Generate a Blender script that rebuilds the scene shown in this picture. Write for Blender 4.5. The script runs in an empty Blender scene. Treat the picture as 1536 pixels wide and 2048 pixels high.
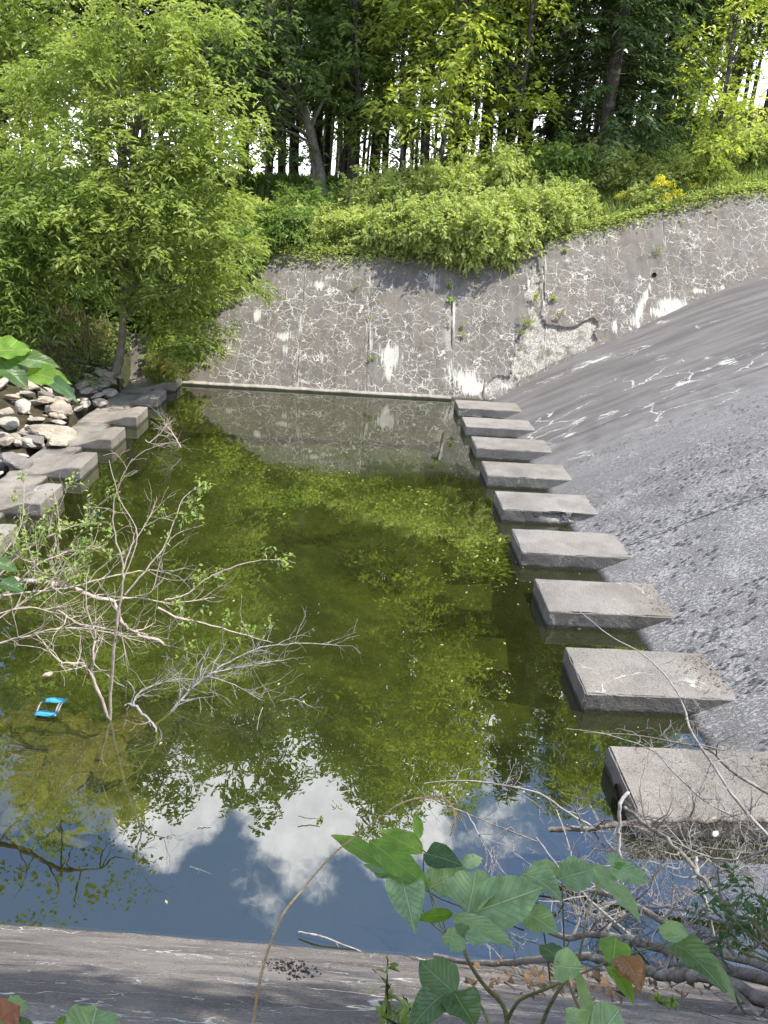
import bpy, math, random
import numpy as np
from mathutils import Vector, Matrix
random.seed(7); RNG = np.random.default_rng(7)
S = bpy.context.scene; COL = S.collection

# ------------------------------------------------------------ camera, world, sun
F = 1538.0; EYE = 4.0
def _n(v): v = np.array(v, float); return v/np.linalg.norm(v)
YC = _n([-30, 608, -F]); ZC = _n(np.cross([1, -.068, 0], YC)); XC = np.cross(YC, ZC)
RW = np.array([XC, YC, ZC])                      # world = RW @ camera
CAM = np.array([0, 0, EYE])
def ray(x, y): return _n(RW @ np.array([x-768, 1024-y, -F]))
def onz(x, y, z=0.): d = ray(x, y); return CAM+d*(z-EYE)/d[2]
def onY(x, y, Y): d = ray(x, y); return CAM+d*Y/d[1]
def ond(x, y, t): return CAM+ray(x, y)*t
cd = bpy.data.cameras.new('camera'); cam = bpy.data.objects.new('camera', cd); COL.objects.link(cam)
cd.sensor_fit = 'VERTICAL'; cd.sensor_height = 36; cd.lens = 36*F/2048; cd.clip_start = .05; cd.clip_end = 3000
M = Matrix([list(RW[0])+[0], list(RW[1])+[0], list(RW[2])+[EYE], [0, 0, 0, 1]]); cam.matrix_world = M
S.camera = cam
S.render.engine = 'CYCLES'; S.cycles.use_denoising = True
S.cycles.max_bounces = 8; S.cycles.transparent_max_bounces = 12; S.cycles.transmission_bounces = 4
S.cycles.diffuse_bounces = 4; S.cycles.glossy_bounces = 3; S.cycles.caustics_reflective = False; S.cycles.caustics_refractive = False
S.view_settings.view_transform = 'Standard'; S.view_settings.look = 'None'; S.view_settings.exposure = 1.1; S.view_settings.gamma = 1
SUN = _n([.47, -.07, .87])
sl = bpy.data.lights.new('sun', 'SUN'); sl.energy = 3.8; sl.angle = math.radians(.6); sl.color = (1, .95, .86)
so = bpy.data.objects.new('sun', sl); COL.objects.link(so); so.rotation_euler = Vector(SUN).to_track_quat('Z', 'Y').to_euler()

class NT:
    """tiny node helper: values may be sockets, floats or tuples"""
    def __init__(s, tree): s.t = tree; s.n = tree.nodes; s.l = tree.links
    def put(s, sock, v):
        if isinstance(v, bpy.types.NodeSocket): s.l.new(v, sock)
        elif v is not None:
            if isinstance(v, (tuple, list)) and len(v) == 3 and len(sock.default_value) == 4: v = (*v, 1)
            sock.default_value = v
    def node(s, typ, ins=None, **kw):
        n = s.n.new(typ)
        for k, v in kw.items(): setattr(n, k, v)
        for k, v in (ins or {}).items(): s.put(n.inputs[k], v)
        return n
    def m(s, op, a, b=0., c=0., clamp=False):
        n = s.n.new('ShaderNodeMath'); n.operation = op; n.use_clamp = clamp
        for i, v in enumerate((a, b, c)): s.put(n.inputs[i], v)
        return n.outputs[0]
    def vm(s, op, a, b=None, sc=None):
        n = s.n.new('ShaderNodeVectorMath'); n.operation = op
        s.put(n.inputs[0], a)
        if b is not None: s.put(n.inputs[1], b)
        if sc is not None: s.put(n.inputs['Scale'], sc)
        return n.outputs['Value'] if op in ('DOT_PRODUCT', 'LENGTH') else n.outputs[0]
    def mix(s, f, a, b, bt='MIX'):
        n = s.n.new('ShaderNodeMix'); n.data_type = 'RGBA'; n.blend_type = bt
        s.put(n.inputs[0], f); s.put(n.inputs[6], a); s.put(n.inputs[7], b); return n.outputs[2]
    def ramp(s, v, lo, hi, a=0., b=1.):
        n = s.n.new('ShaderNodeMapRange'); n.interpolation_type = 'SMOOTHSTEP'
        for i, q in enumerate((v, lo, hi, a, b)): s.put(n.inputs[i], q)
        return n.outputs[0]
    def noise(s, vec, sc, det=4., rough=.55, dist=0., col=False):
        n = s.node('ShaderNodeTexNoise', {'Vector': vec, 'Scale': sc, 'Detail': det, 'Roughness': rough, 'Distortion': dist})
        return n.outputs[1] if col else n.outputs[0]
    def voro(s, vec, sc, feat='DISTANCE_TO_EDGE', rnd=1.):
        n = s.n.new('ShaderNodeTexVoronoi'); n.feature = feat; s.put(n.inputs['Vector'], vec); n.inputs['Scale'].default_value = sc
        n.inputs['Randomness'].default_value = rnd
        return n.outputs[0]
    def attr(s, name): return s.node('ShaderNodeAttribute', attribute_name=name).outputs['Fac']

world = bpy.data.worlds.new('World'); S.world = world; world.use_nodes = True
w = NT(world.node_tree); w.n.clear()
sky = w.node('ShaderNodeTexSky', sky_type='NISHITA', sun_disc=False, sun_elevation=math.asin(SUN[2]), sun_rotation=math.atan2(SUN[0], SUN[1]), air_density=1.15, dust_density=.6, ozone_density=2.0)
dirv = w.vm('NORMALIZE', w.node('ShaderNodeTexCoord').outputs['Generated'])
def up(x, y): d = ray(x, y).copy(); d[2] = -d[2]; return tuple(d)
lump = None
cn = w.noise(dirv, 5.5, 7, .6, .3)
for (x, y, r, g) in ((420, 1500, .055, 1), (345, 1590, .06, 1), (310, 1640, .045, 1), (330, 1685, .03, 1), (560, 1560, .055, 1), (640, 1560, .085, 1), (600, 1640, .06, 1),
                     (760, 1590, .09, 1), (700, 1620, .06, 1), (680, 1500, .1, 1), (530, 1600, .035, .8), (860, 1560, .05, .8), (590, 1740, .055, .5), (545, 1810, .045, .45), (620, 1800, .05, .35), (980, 1600, .05, .2), (380, 1300, .16, 1), (900, 1250, .15, 1)):
    d = w.vm('LENGTH', w.vm('SUBTRACT', dirv, up(x, y)))
    f = w.m('MULTIPLY', w.m('SUBTRACT', 1.0, w.m('DIVIDE', d, r*1.35)), g)
    lump = f if lump is None else w.m('MAXIMUM', lump, f)
fine = w.noise(dirv, 22, 6, .62)
dens = w.m('ADD', w.m('ADD', lump, w.m('MULTIPLY', w.m('SUBTRACT', cn, .5), 1.3)), w.m('MULTIPLY', w.m('SUBTRACT', fine, .5), .7))
cl = w.ramp(dens, .12, .44)
gen = w.ramp(w.noise(w.vm('MULTIPLY', dirv, (1, 1, 2.2)), 2.6, 8, .6), .50, .62)      # scattered cumulus over the rest of the sky
z = w.node('ShaderNodeSeparateXYZ', {0: dirv}).outputs[2]
infr = w.m('MULTIPLY', w.ramp(z, .42, .58), w.ramp(w.vm('DOT_PRODUCT', dirv, up(560, 1700)), .80, .90))
gen = w.m('MULTIPLY', gen, w.m('SUBTRACT', 1., infr))
hz = w.ramp(z, .10, .50, .95, 0.)                     # bright cloud bank low over the horizon
cl = w.m('MAXIMUM', w.m('MAXIMUM', cl, gen), hz)
ccol = w.mix(w.ramp(fine, .3, .7), (9., 9.2, 9.8), (12.5, 12.5, 12.9))
w.node('ShaderNodeOutputWorld', {0: w.node('ShaderNodeBackground', {0: w.mix(w.m('MULTIPLY', cl, .96), w.mix(1., sky.outputs[0], (.93, 1.0, 1.13), 'MULTIPLY'), ccol), 1: .15}).outputs[0]})

# ------------------------------------------------------------ numpy noise + mesh helpers
_T = RNG.random((32, 32, 32)).astype(np.float32)
def vnoise(P):
    P = np.asarray(P, float); i = np.floor(P).astype(int); f = P-i; f = f*f*(3-2*f); r = 0
    for a in (0, 1):
        for b in (0, 1):
            for c in (0, 1):
                wgt = np.where(a, f[..., 0], 1-f[..., 0])*np.where(b, f[..., 1], 1-f[..., 1])*np.where(c, f[..., 2], 1-f[..., 2])
                r = r+wgt*_T[(i[..., 0]+a) % 32, (i[..., 1]+b) % 32, (i[..., 2]+c) % 32]
    return r*2-1
def fbm(P, o=4):
    P = np.asarray(P, float); r = 0; a = 1; t = 0
    for k in range(o): r = r+a*vnoise(P*2**k+k*7.3); t += a; a *= .5
    return r/t
def sm(x, a, b): t = np.clip((x-a)/(b-a), 0, 1); return t*t*(3-2*t)

def mesh(name, V, Fc, mat, smooth=False, attrs=None, uv=None):
    """V (n,3); Fc either an (m,k) array or a list of such arrays"""
    me = bpy.data.meshes.new(name); V = np.asarray(V, np.float32)
    Fl = [np.asarray(f, np.int32) for f in (Fc if isinstance(Fc, list) and isinstance(Fc[0], np.ndarray) and Fc[0].ndim == 2 else [Fc]) if len(f)]
    me.vertices.add(len(V)); me.vertices.foreach_set('co', V.ravel())
    li = np.concatenate([f.ravel() for f in Fl]); tot = np.concatenate([np.full(len(f), f.shape[1], np.int32) for f in Fl])
    st = np.concatenate([[0], np.cumsum(tot)[:-1]]).astype(np.int32)
    me.loops.add(len(li)); me.loops.foreach_set('vertex_index', li)
    me.polygons.add(len(tot)); me.polygons.foreach_set('loop_start', st); me.polygons.foreach_set('loop_total', tot)
    me.polygons.foreach_set('use_smooth', np.full(len(tot), smooth))
    me.update(calc_edges=True)
    for k, v in (attrs or {}).items():
        a = me.attributes.new(k, 'FLOAT', 'POINT'); a.data.foreach_set('value', np.asarray(v, np.float32))
    if uv is not None:
        u = me.uv_layers.new(name='UVMap'); u.data.foreach_set('uv', np.asarray(uv, np.float32)[li].ravel())
    if mat: me.materials.append(mat)
    return me
def ob(name, me, parent=None, loc=None):
    o = bpy.data.objects.new(name, me); COL.objects.link(o)
    if parent: o.parent = parent
    if loc is not None: o.location = loc
    return o
def tag(o, label=None, cat=None, group=None, kind=None):
    for k, v in (('label', label), ('category', cat), ('group', group), ('kind', kind)):
        if v: o[k] = v
    return o
def empty(name, loc, label, cat, group=None):
    o = bpy.data.objects.new(name, None); COL.objects.link(o); o.location = loc; o.empty_display_size = .1
    return tag(o, label, cat, group)
def copy_tree(o, parent=None):
    c = o.copy(); COL.objects.link(c); c.parent = parent
    for ch in list(o.children): copy_tree(ch, c)
    return c
def grid(nu, nv):
    i = np.arange(nu-1)[:, None]*nv+np.arange(nv-1)[None]; i = i.ravel(); return np.stack([i, i+nv, i+nv+1, i+1], 1)
class Acc:
    def __init__(s): s.V = []; s.F = {}; s.A = []; s.n = 0
    def add(s, V, Fc, a=None):
        V = np.asarray(V, float); Fc = np.asarray(Fc, int); s.F.setdefault(Fc.shape[1], []).append(Fc+s.n); s.V.append(V); s.n += len(V)
        s.A.append(np.full(len(V), .5) if a is None else np.broadcast_to(a, (len(V),)))
    def mesh(s, name, mat, smooth=False):
        return mesh(name, np.concatenate(s.V), [np.concatenate(f) for f in s.F.values()], mat, smooth, {'tint': np.concatenate(s.A)})
def smooth_path(P, R, k=3):
    P = np.asarray(P, float); R = np.asarray(R, float)
    if len(P) < 3: k2 = 2
    t = np.arange(len(P)); tt = np.linspace(0, len(P)-1, (len(P)-1)*k+1)
    o = np.zeros((len(tt), 3)); 
    for q, u in enumerate(tt):
        i = min(int(u), len(P)-2); f = u-i; p0 = P[max(i-1, 0)]; p1 = P[i]; p2 = P[i+1]; p3 = P[min(i+2, len(P)-1)]
        o[q] = .5*((2*p1)+(-p0+p2)*f+(2*p0-5*p1+4*p2-p3)*f*f+(-p0+3*p1-3*p2+p3)*f**3)
    return o, np.interp(tt, t, R)
def tube(acc, P, R, n=5, knob=0., tint=None):
    P = np.asarray(P, float); R = np.asarray(R, float)
    T = np.gradient(P, axis=0); T /= np.linalg.norm(T, axis=1)[:, None]+1e-9
    ref = np.array([0, 0, 1.]) if abs(T[0][2]) < .9 else np.array([1., 0, 0])
    A = np.cross(T, ref); A /= np.linalg.norm(A, axis=1)[:, None]+1e-9; B = np.cross(T, A)
    th = np.arange(n)/n*2*math.pi; rr = R[:, None]*np.ones(n)
    if knob: rr = rr*(1+knob*RNG.normal(size=rr.shape))
    V = P[:, None]+rr[..., None]*(np.cos(th)[None, :, None]*A[:, None]+np.sin(th)[None, :, None]*B[:, None])
    m = len(P); i = (np.arange(m-1)[:, None]*n+np.arange(n)[None]).ravel(); j = (np.arange(m-1)[:, None]*n+(np.arange(n)[None]+1) % n).ravel()
    acc.add(V.reshape(-1, 3), np.stack([i, j, j+n, i+n], 1), tint)
    acc.add(V[-1], np.arange(n)[None], tint)

# ------------------------------------------------------------ materials
def newmat(name):
    m = bpy.data.materials.new(name); m.use_nodes = True; t = NT(m.node_tree); t.n.clear(); return m, t
def finish(t, col, rough=.85, bump=None, dist=.02, spec=.3, strength=1.):
    nrm = t.node('ShaderNodeBump', {'Height': bump, 'Distance': dist, 'Strength': strength}).outputs[0] if bump is not None else None
    b = t.node('ShaderNodeBsdfPrincipled', {'Base Color': col, 'Roughness': rough, 'Specular IOR Level': spec})
    if nrm is not None: t.l.new(nrm, b.inputs['Normal'])
    t.node('ShaderNodeOutputMaterial', {0: b.outputs[0]}); return b
def pos(t): return t.node('ShaderNodeNewGeometry').outputs['Position']

def concrete(name, base, dark, net=(.9, 2.6), thick=.05, cover=.5, eff=(.60, .565, .49), squash=(1, 1, 1), streak=(5, .6, .6), speck=.5, brown=0., fl=0.):
    m, t = newmat(name); p = pos(t)
    wp = t.vm('ADD', p, t.vm('SCALE', t.vm('SUBTRACT', t.noise(p, 1.7, 3, col=True), (.5, .5, .5)), sc=.42))
    wp = t.vm('ADD', wp, t.vm('SCALE', t.vm('SUBTRACT', t.noise(p, 9, 3, col=True), (.5, .5, .5)), sc=.14))
    q = t.vm('MULTIPLY', wp, squash)
    big = t.noise(p, .8, 3); mid = t.noise(p, 3.2, 5, .6); fine = t.noise(p, 45, 3, .7); grit = t.noise(p, 170, 2, .6)
    wdt = t.m('MULTIPLY', t.ramp(t.noise(p, 2.1, 4, .7), .32, .72, .22, 1.7), thick)
    l1 = t.m('SUBTRACT', 1., t.m('DIVIDE', t.voro(q, net[0]), wdt), clamp=True)
    l2 = t.m('SUBTRACT', 1., t.m('DIVIDE', t.voro(q, net[1]), t.m('MULTIPLY', wdt, 1.2)), clamp=True)
    msk = t.attr('net')
    c1 = t.m('MULTIPLY', t.ramp(l1, 0, .6), t.ramp(t.m('ADD', t.noise(p, 1.3, 3), t.m('MULTIPLY', msk, cover)), .55, .72))
    c2 = t.m('MULTIPLY', t.ramp(l2, 0, .6), t.ramp(t.m('ADD', t.noise(t.vm('ADD', p, (9, 3, 2)), 1.6, 4), t.m('MULTIPLY', msk, cover*.8)), .62, .78))
    net_ = t.m('MAXIMUM', c1, t.m('MULTIPLY', c2, .85))
    strk = t.noise(t.vm('MULTIPLY', p, streak), 1.4, 5, .62)
    pat = t.ramp(t.m('ADD', t.attr('white'), t.m('MULTIPLY', t.m('SUBTRACT', t.noise(t.vm('MULTIPLY', p, streak), 3.4, 8, .78), .5), 3.0)), .50, .72)
    pat = t.m('MULTIPLY', pat, t.ramp(t.attr('white'), .02, .2))
    spk = t.m('MULTIPLY', t.ramp(t.noise(p, 26, 3, .75), .70, .76), speck)
    c = t.mix(t.ramp(strk, .3, .72), dark, base)
    c = t.mix(t.m('MULTIPLY', t.ramp(big, .35, .7), .45), c, tuple(b*1.3 for b in base))
    c = t.mix(t.m('MULTIPLY', t.ramp(mid, .32, .56, 1, 0), .5), c, tuple(b*.7 for b in dark))
    if brown: c = t.mix(t.m('MULTIPLY', t.ramp(t.noise(t.vm('MULTIPLY', p, streak), .7, 4), .4, .7), brown), c, (.16, .115, .07))
    c = t.mix(t.ramp(fine, .3, .8, 0, .3), c, tuple(b*.55 for b in dark))
    pit = t.ramp(t.noise(p, 75, 3, .75), .60, .68, 0, .55); c = t.mix(t.ramp(grit, .52, .72, 0, .5), c, tuple(min(1, b*1.9) for b in base)); c = t.mix(pit, c, tuple(b*.35 for b in dark))
    spall = t.attr('spall')
    c = t.mix(t.m('MULTIPLY', spall, t.ramp(t.noise(p, 3.5, 5, .65), .32, .55)), c, t.mix(t.ramp(t.noise(p, 34, 6, .75), .38, .62), (.15, .14, .12), (.55, .51, .43)))
    wh = t.m('MAXIMUM', t.m('MAXIMUM', t.m('MULTIPLY', net_, t.m('SUBTRACT', 1., t.m('MULTIPLY', spall, .8))), pat), spk)
    wh = t.m('MULTIPLY', wh, t.ramp(fine, .2, .5, .6, 1.))
    c = t.mix(wh, c, t.mix(t.ramp(mid, .3, .7), eff, tuple(e*.75 for e in eff)))
    z = t.node('ShaderNodeSeparateXYZ', {0: p}).outputs[2]                       # waterline tide mark
    tide = t.m('MULTIPLY', t.ramp(t.m('ADD', z, t.m('MULTIPLY', mid, .06)), .05, .09, 1, 0), .8)
    c = t.mix(tide, c, (.035, .038, .022))
    h = t.m('ADD', t.m('MULTIPLY', wh, .25), t.m('ADD', t.m('MULTIPLY', fine, .5), t.m('MULTIPLY', grit, .22)))
    h = t.m('ADD', h, t.m('MULTIPLY', mid, .8)); 
    h = t.m('SUBTRACT', h, t.m('MULTIPLY', pit, .5)); finish(t, c, .93, h, .03+.02*fl); return m
m_wall = concrete('wall concrete', (.19, .172, .15), (.108, .097, .084), (2.9, 5.8), .022, .8, streak=(6, .5, .5), brown=.3)
m_block = concrete('block concrete', (.27, .25, .225), (.175, .158, .135), (1.6, 3.8), .022, .1, speck=.8, brown=.2, streak=(1, 1, 1))
m_tooth = concrete('sill concrete', (.31, .28, .235), (.18, .155, .13), (1.4, 3.4), .03, -.3, speck=.3, streak=(.6, .6, 9), brown=.3)
m_near = concrete('near slab concrete', (.23, .203, .18), (.10, .087, .076), (1.2, 3.0), .010, .45, squash=(.45, 1.5, 1.5), streak=(.7, 1.6, 1.6), speck=.6)

def chute_mat():
    m, t = newmat('spillway concrete'); p = pos(t)
    sp = t.node('ShaderNodeSeparateXYZ', {0: p}); y = sp.outputs[1]
    q = t.vm('MULTIPLY', p, (.3, 2.4, .3)); strk = t.noise(q, 1.6, 6, .62); strk2 = t.noise(t.vm('MULTIPLY', p, (1.0, 8, 1.0)), 3., 6, .68)
    mid = t.noise(p, 2.4, 5, .6); fine = t.noise(t.vm('MULTIPLY', p, (1, 1.9, 1)), 26, 5, .7); grit = t.noise(p, 110, 3, .7)
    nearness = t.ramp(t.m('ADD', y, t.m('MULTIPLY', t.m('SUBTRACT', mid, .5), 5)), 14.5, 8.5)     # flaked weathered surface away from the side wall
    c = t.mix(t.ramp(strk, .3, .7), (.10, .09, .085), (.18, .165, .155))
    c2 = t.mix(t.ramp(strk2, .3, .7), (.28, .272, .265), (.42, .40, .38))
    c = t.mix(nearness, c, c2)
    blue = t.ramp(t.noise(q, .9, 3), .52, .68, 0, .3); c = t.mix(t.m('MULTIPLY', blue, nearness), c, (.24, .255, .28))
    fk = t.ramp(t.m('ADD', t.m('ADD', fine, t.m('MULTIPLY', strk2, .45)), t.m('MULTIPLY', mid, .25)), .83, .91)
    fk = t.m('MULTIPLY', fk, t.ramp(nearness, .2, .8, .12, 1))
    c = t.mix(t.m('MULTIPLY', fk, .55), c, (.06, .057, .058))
    wp = t.vm('ADD', p, t.vm('SCALE', t.vm('SUBTRACT', t.noise(p, 3, 4, col=True), (.5, .5, .5)), sc=.5))
    l = t.m('SUBTRACT', 1., t.m('DIVIDE', t.voro(t.vm('MULTIPLY', wp, (.55, 1, .55)), 1.7), .020), clamp=True)
    l = t.m('MULTIPLY', t.ramp(l, 0, .7), t.ramp(t.m('ADD', t.noise(p, .9, 3), t.m('MULTIPLY', t.attr('net'), .4)), .60, .72))
    pat = t.m('ADD', t.attr('white'), t.m('MULTIPLY', t.m('SUBTRACT', t.noise(t.vm('MULTIPLY', p, (1.2, 5, 1.2)), 3.4, 8, .75), .5), 3.4))
    pat = t.m('MULTIPLY', t.ramp(pat, .62, .78), t.ramp(t.attr('white'), .02, .2))
    spk = t.m('MULTIPLY', t.ramp(t.noise(t.vm('MULTIPLY', p, (.7, 1.4, .7)), 19, 3, .75), .71, .77), .3)
    wh = t.m('MAXIMUM', t.m('MAXIMUM', l, pat), spk)
    c = t.mix(t.m('MULTIPLY', wh, .9), c, (.55, .53, .49))
    c = t.mix(t.ramp(grit, .5, .75, 0, .35), c, (.34, .33, .33))
    c = t.mix(t.ramp(sp.outputs[2], .05, .0), c, (.03, .035, .03))
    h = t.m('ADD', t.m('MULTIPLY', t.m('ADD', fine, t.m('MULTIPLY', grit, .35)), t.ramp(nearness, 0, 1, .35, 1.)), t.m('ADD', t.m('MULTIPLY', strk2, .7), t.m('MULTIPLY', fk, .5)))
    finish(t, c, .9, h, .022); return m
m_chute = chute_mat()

def leafmat(name, a, b, rough=.5, trans=.45, spec=.35, bright=None):
    """a/b: colour range over the per-leaf 'tint'"""
    m, t = newmat(name); ti = t.attr('tint'); rnd = t.node('ShaderNodeObjectInfo').outputs['Random']
    c = t.mix(ti, a, b)
    if bright: c = t.mix(t.ramp(ti, .93, .97), c, bright)
    c = t.mix(t.m('MULTIPLY', rnd, .25), c, tuple(x*.6 for x in a))
    d = t.node('ShaderNodeBsdfPrincipled', {'Base Color': c, 'Roughness': rough, 'Specular IOR Level': spec}).outputs[0]
    tr = t.node('ShaderNodeBsdfTranslucent', {0: t.mix(1., c, (1.4, 1.45, .8), 'MULTIPLY')}).outputs[0]
    t.node('ShaderNodeOutputMaterial', {0: t.node('ShaderNodeMixShader', {0: trans, 1: d, 2: tr}).outputs[0]}); return m
L_elder = leafmat('box elder leaves', (.20, .27, .06), (.46, .52, .16), trans=.5)
L_dark = leafmat('oak leaves', (.10, .155, .055), (.23, .30, .11), trans=.5)
L_mid = leafmat('woodland leaves', (.13, .21, .055), (.34, .42, .13), trans=.5)
L_locust = leafmat('locust leaves', (.23, .30, .05), (.50, .54, .12), trans=.55)
L_shrub = leafmat('shrub leaves', (.27, .34, .09), (.58, .62, .25), trans=.45, bright=(.40, .36, .12))
L_under = leafmat('undergrowth leaves', (.11, .19, .045), (.29, .38, .11), trans=.5)
L_pine = leafmat('spruce needles', (.06, .105, .035), (.16, .23, .08), trans=.3)
L_sumac = leafmat('sumac leaves', (.13, .20, .045), (.31, .38, .10), trans=.5)
L_yellow = leafmat('yellowing leaves', (.55, .45, .12), (.72, .62, .22), trans=.4)
L_gold = leafmat('goldenrod flowers', (.70, .62, .05), (.85, .78, .10), trans=.2)
L_straw = leafmat('dry grass blades', (.26, .20, .11), (.52, .43, .27), trans=.2)
L_grass = leafmat('green grass blades', (.14, .21, .05), (.38, .42, .14), trans=.45)
L_weed = leafmat('pondweed leaves', (.17, .22, .05), (.42, .46, .14), trans=.2)
L_twig = leafmat('young branch leaves', (.20, .30, .06), (.42, .50, .16), trans=.4)

def simple(name, col, col2=None, sc=8, rough=.85, bump=.01, spec=.3):
    m, t = newmat(name); p = pos(t); n = t.noise(p, sc, 5, .6); n2 = t.noise(p, sc*6, 3, .6)
    c = t.mix(t.ramp(n, .3, .7), col, col2 or tuple(x*.6 for x in col))
    c = t.mix(t.ramp(n2, .35, .75, 0, .45), c, tuple(x*.45 for x in col))
    finish(t, c, rough, t.m('ADD', n, t.m('MULTIPLY', n2, .4)), bump, spec); return m
def barkmat(name, a, b, lich=(.35, .36, .30), amt=.3):
    m, t = newmat(name); p = pos(t)
    n = t.noise(t.vm('MULTIPLY', p, (1, 1, .25)), 22, 5, .7); n2 = t.noise(p, 7, 5, .6)
    c = t.mix(t.ramp(n, .35, .65), a, b); c = t.mix(t.m('MULTIPLY', t.ramp(n2, .5, .65), amt), c, lich)
    c = t.mix(t.m('MULTIPLY', t.attr('tint'), .2), c, tuple(x*.6 for x in a))
    finish(t, c, .9, n, .02); return m
B_dark = barkmat('dark bark', (.040, .034, .028), (.095, .082, .068))
B_grey = barkmat('grey bark', (.12, .105, .085), (.22, .195, .165))
B_tan = barkmat('smooth tan bark', (.37, .30, .24), (.52, .44, .36), (.5, .44, .36), .3)
B_trunk = barkmat('brown grey bark', (.20, .165, .125), (.31, .265, .21))
B_dead = barkmat('weathered dead wood', (.24, .22, .20), (.40, .37, .34), (.5, .48, .44), .4)
B_log = barkmat('lichened dead limb', (.13, .11, .09), (.26, .23, .19), (.42, .43, .37), .6)
B_stem = simple('green brown stem', (.12, .10, .05), (.17, .17, .06), 20)
m_rock = simple('limestone', (.43, .37, .28), (.28, .235, .18), 4, .9, .04)
m_rockw = simple('pale limestone', (.48, .43, .35), (.30, .265, .21), 5, .9, .04)
m_rockg = simple('grey stone', (.22, .20, .18), (.15, .135, .12), 5, .9, .04)
m_sub = simple('algae coated stone', (.20, .16, .075), (.075, .066, .035), 6, .9, .03)
m_soil = simple('dark soil crumbs', (.025, .02, .016), None, 30)

def terrain_mat():
    m, t = newmat('woodland soil and grass'); p = pos(t); n = t.noise(p, .9, 5, .6); n2 = t.noise(p, 9, 5, .65); n3 = t.noise(p, 60, 3, .7)
    c = t.mix(t.ramp(n, .4, .62), (.085, .062, .038), (.055, .075, .025)); c = t.mix(t.ramp(n2, .4, .7, 0, .6), c, (.17, .135, .085))
    c = t.mix(t.ramp(n3, .4, .7, 0, .5), c, (.03, .026, .018))
    finish(t, c, .95, t.m('ADD', n2, n3), .06); return m
m_ground = terrain_mat()
def floor_mat():
    m, t = newmat('pond bed algae'); p = pos(t); n = t.noise(p, 1.1, 6, .65, .6); n2 = t.noise(p, 6, 6, .7)
    c = t.mix(t.ramp(n, .38, .62), (.032, .040, .012), (.082, .092, .026)); c = t.mix(t.ramp(n2, .4, .7, 0, .55), c, (.015, .024, .006))
    yy = t.node('ShaderNodeSeparateXYZ', {0: p}).outputs[1]; absorb_dark = t.ramp(t.m('ADD', yy, t.m('MULTIPLY', t.m('SUBTRACT', n, .5), 3.)), 7.5, 4.8, 0, .9); c = t.mix(absorb_dark, c, (.012, .014, .010))      # near bed painted darker, standing in for light lost in the water
    finish(t, c, 1., n2, .03); return m
def water_mat():
    m, t = newmat('green pond water'); p = pos(t)
    b = t.node('ShaderNodeBump', {'Height': t.noise(t.vm('MULTIPLY', p, (1, .8, 1)), 2.0, 3, .5), 'Distance': .004, 'Strength': .35}).outputs[0]
    g_ = t.node('ShaderNodeNewGeometry'); c_ = t.m('ABSOLUTE', t.vm('DOT_PRODUCT', g_.outputs['Normal'], g_.outputs['Incoming'])); fr = t.m('ADD', .175, t.m('MULTIPLY', .825, t.m('POWER', t.m('SUBTRACT', 1., c_), 5.)))      # Schlick, same from either side
    gl = t.node('ShaderNodeBsdfGlossy', {'Color': (1, 1, 1), 'Roughness': .0, 'Normal': b}).outputs[0]
    mk = t.noise(p, .55, 4, .6)
    murk = t.node('ShaderNodeBsdfDiffuse', {0: t.mix(t.ramp(mk, .35, .65), (.105, .115, .026), (.15, .16, .042))}).outputs[0]
    tr = t.node('ShaderNodeBsdfTransparent', {0: (.64, .68, .42)}).outputs[0]
    body = t.node('ShaderNodeMixShader', {0: .085, 1: tr, 2: murk}).outputs[0]
    t.node('ShaderNodeOutputMaterial', {0: t.node('ShaderNodeMixShader', {0: fr, 1: body, 2: gl}).outputs[0]}); return m

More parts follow.
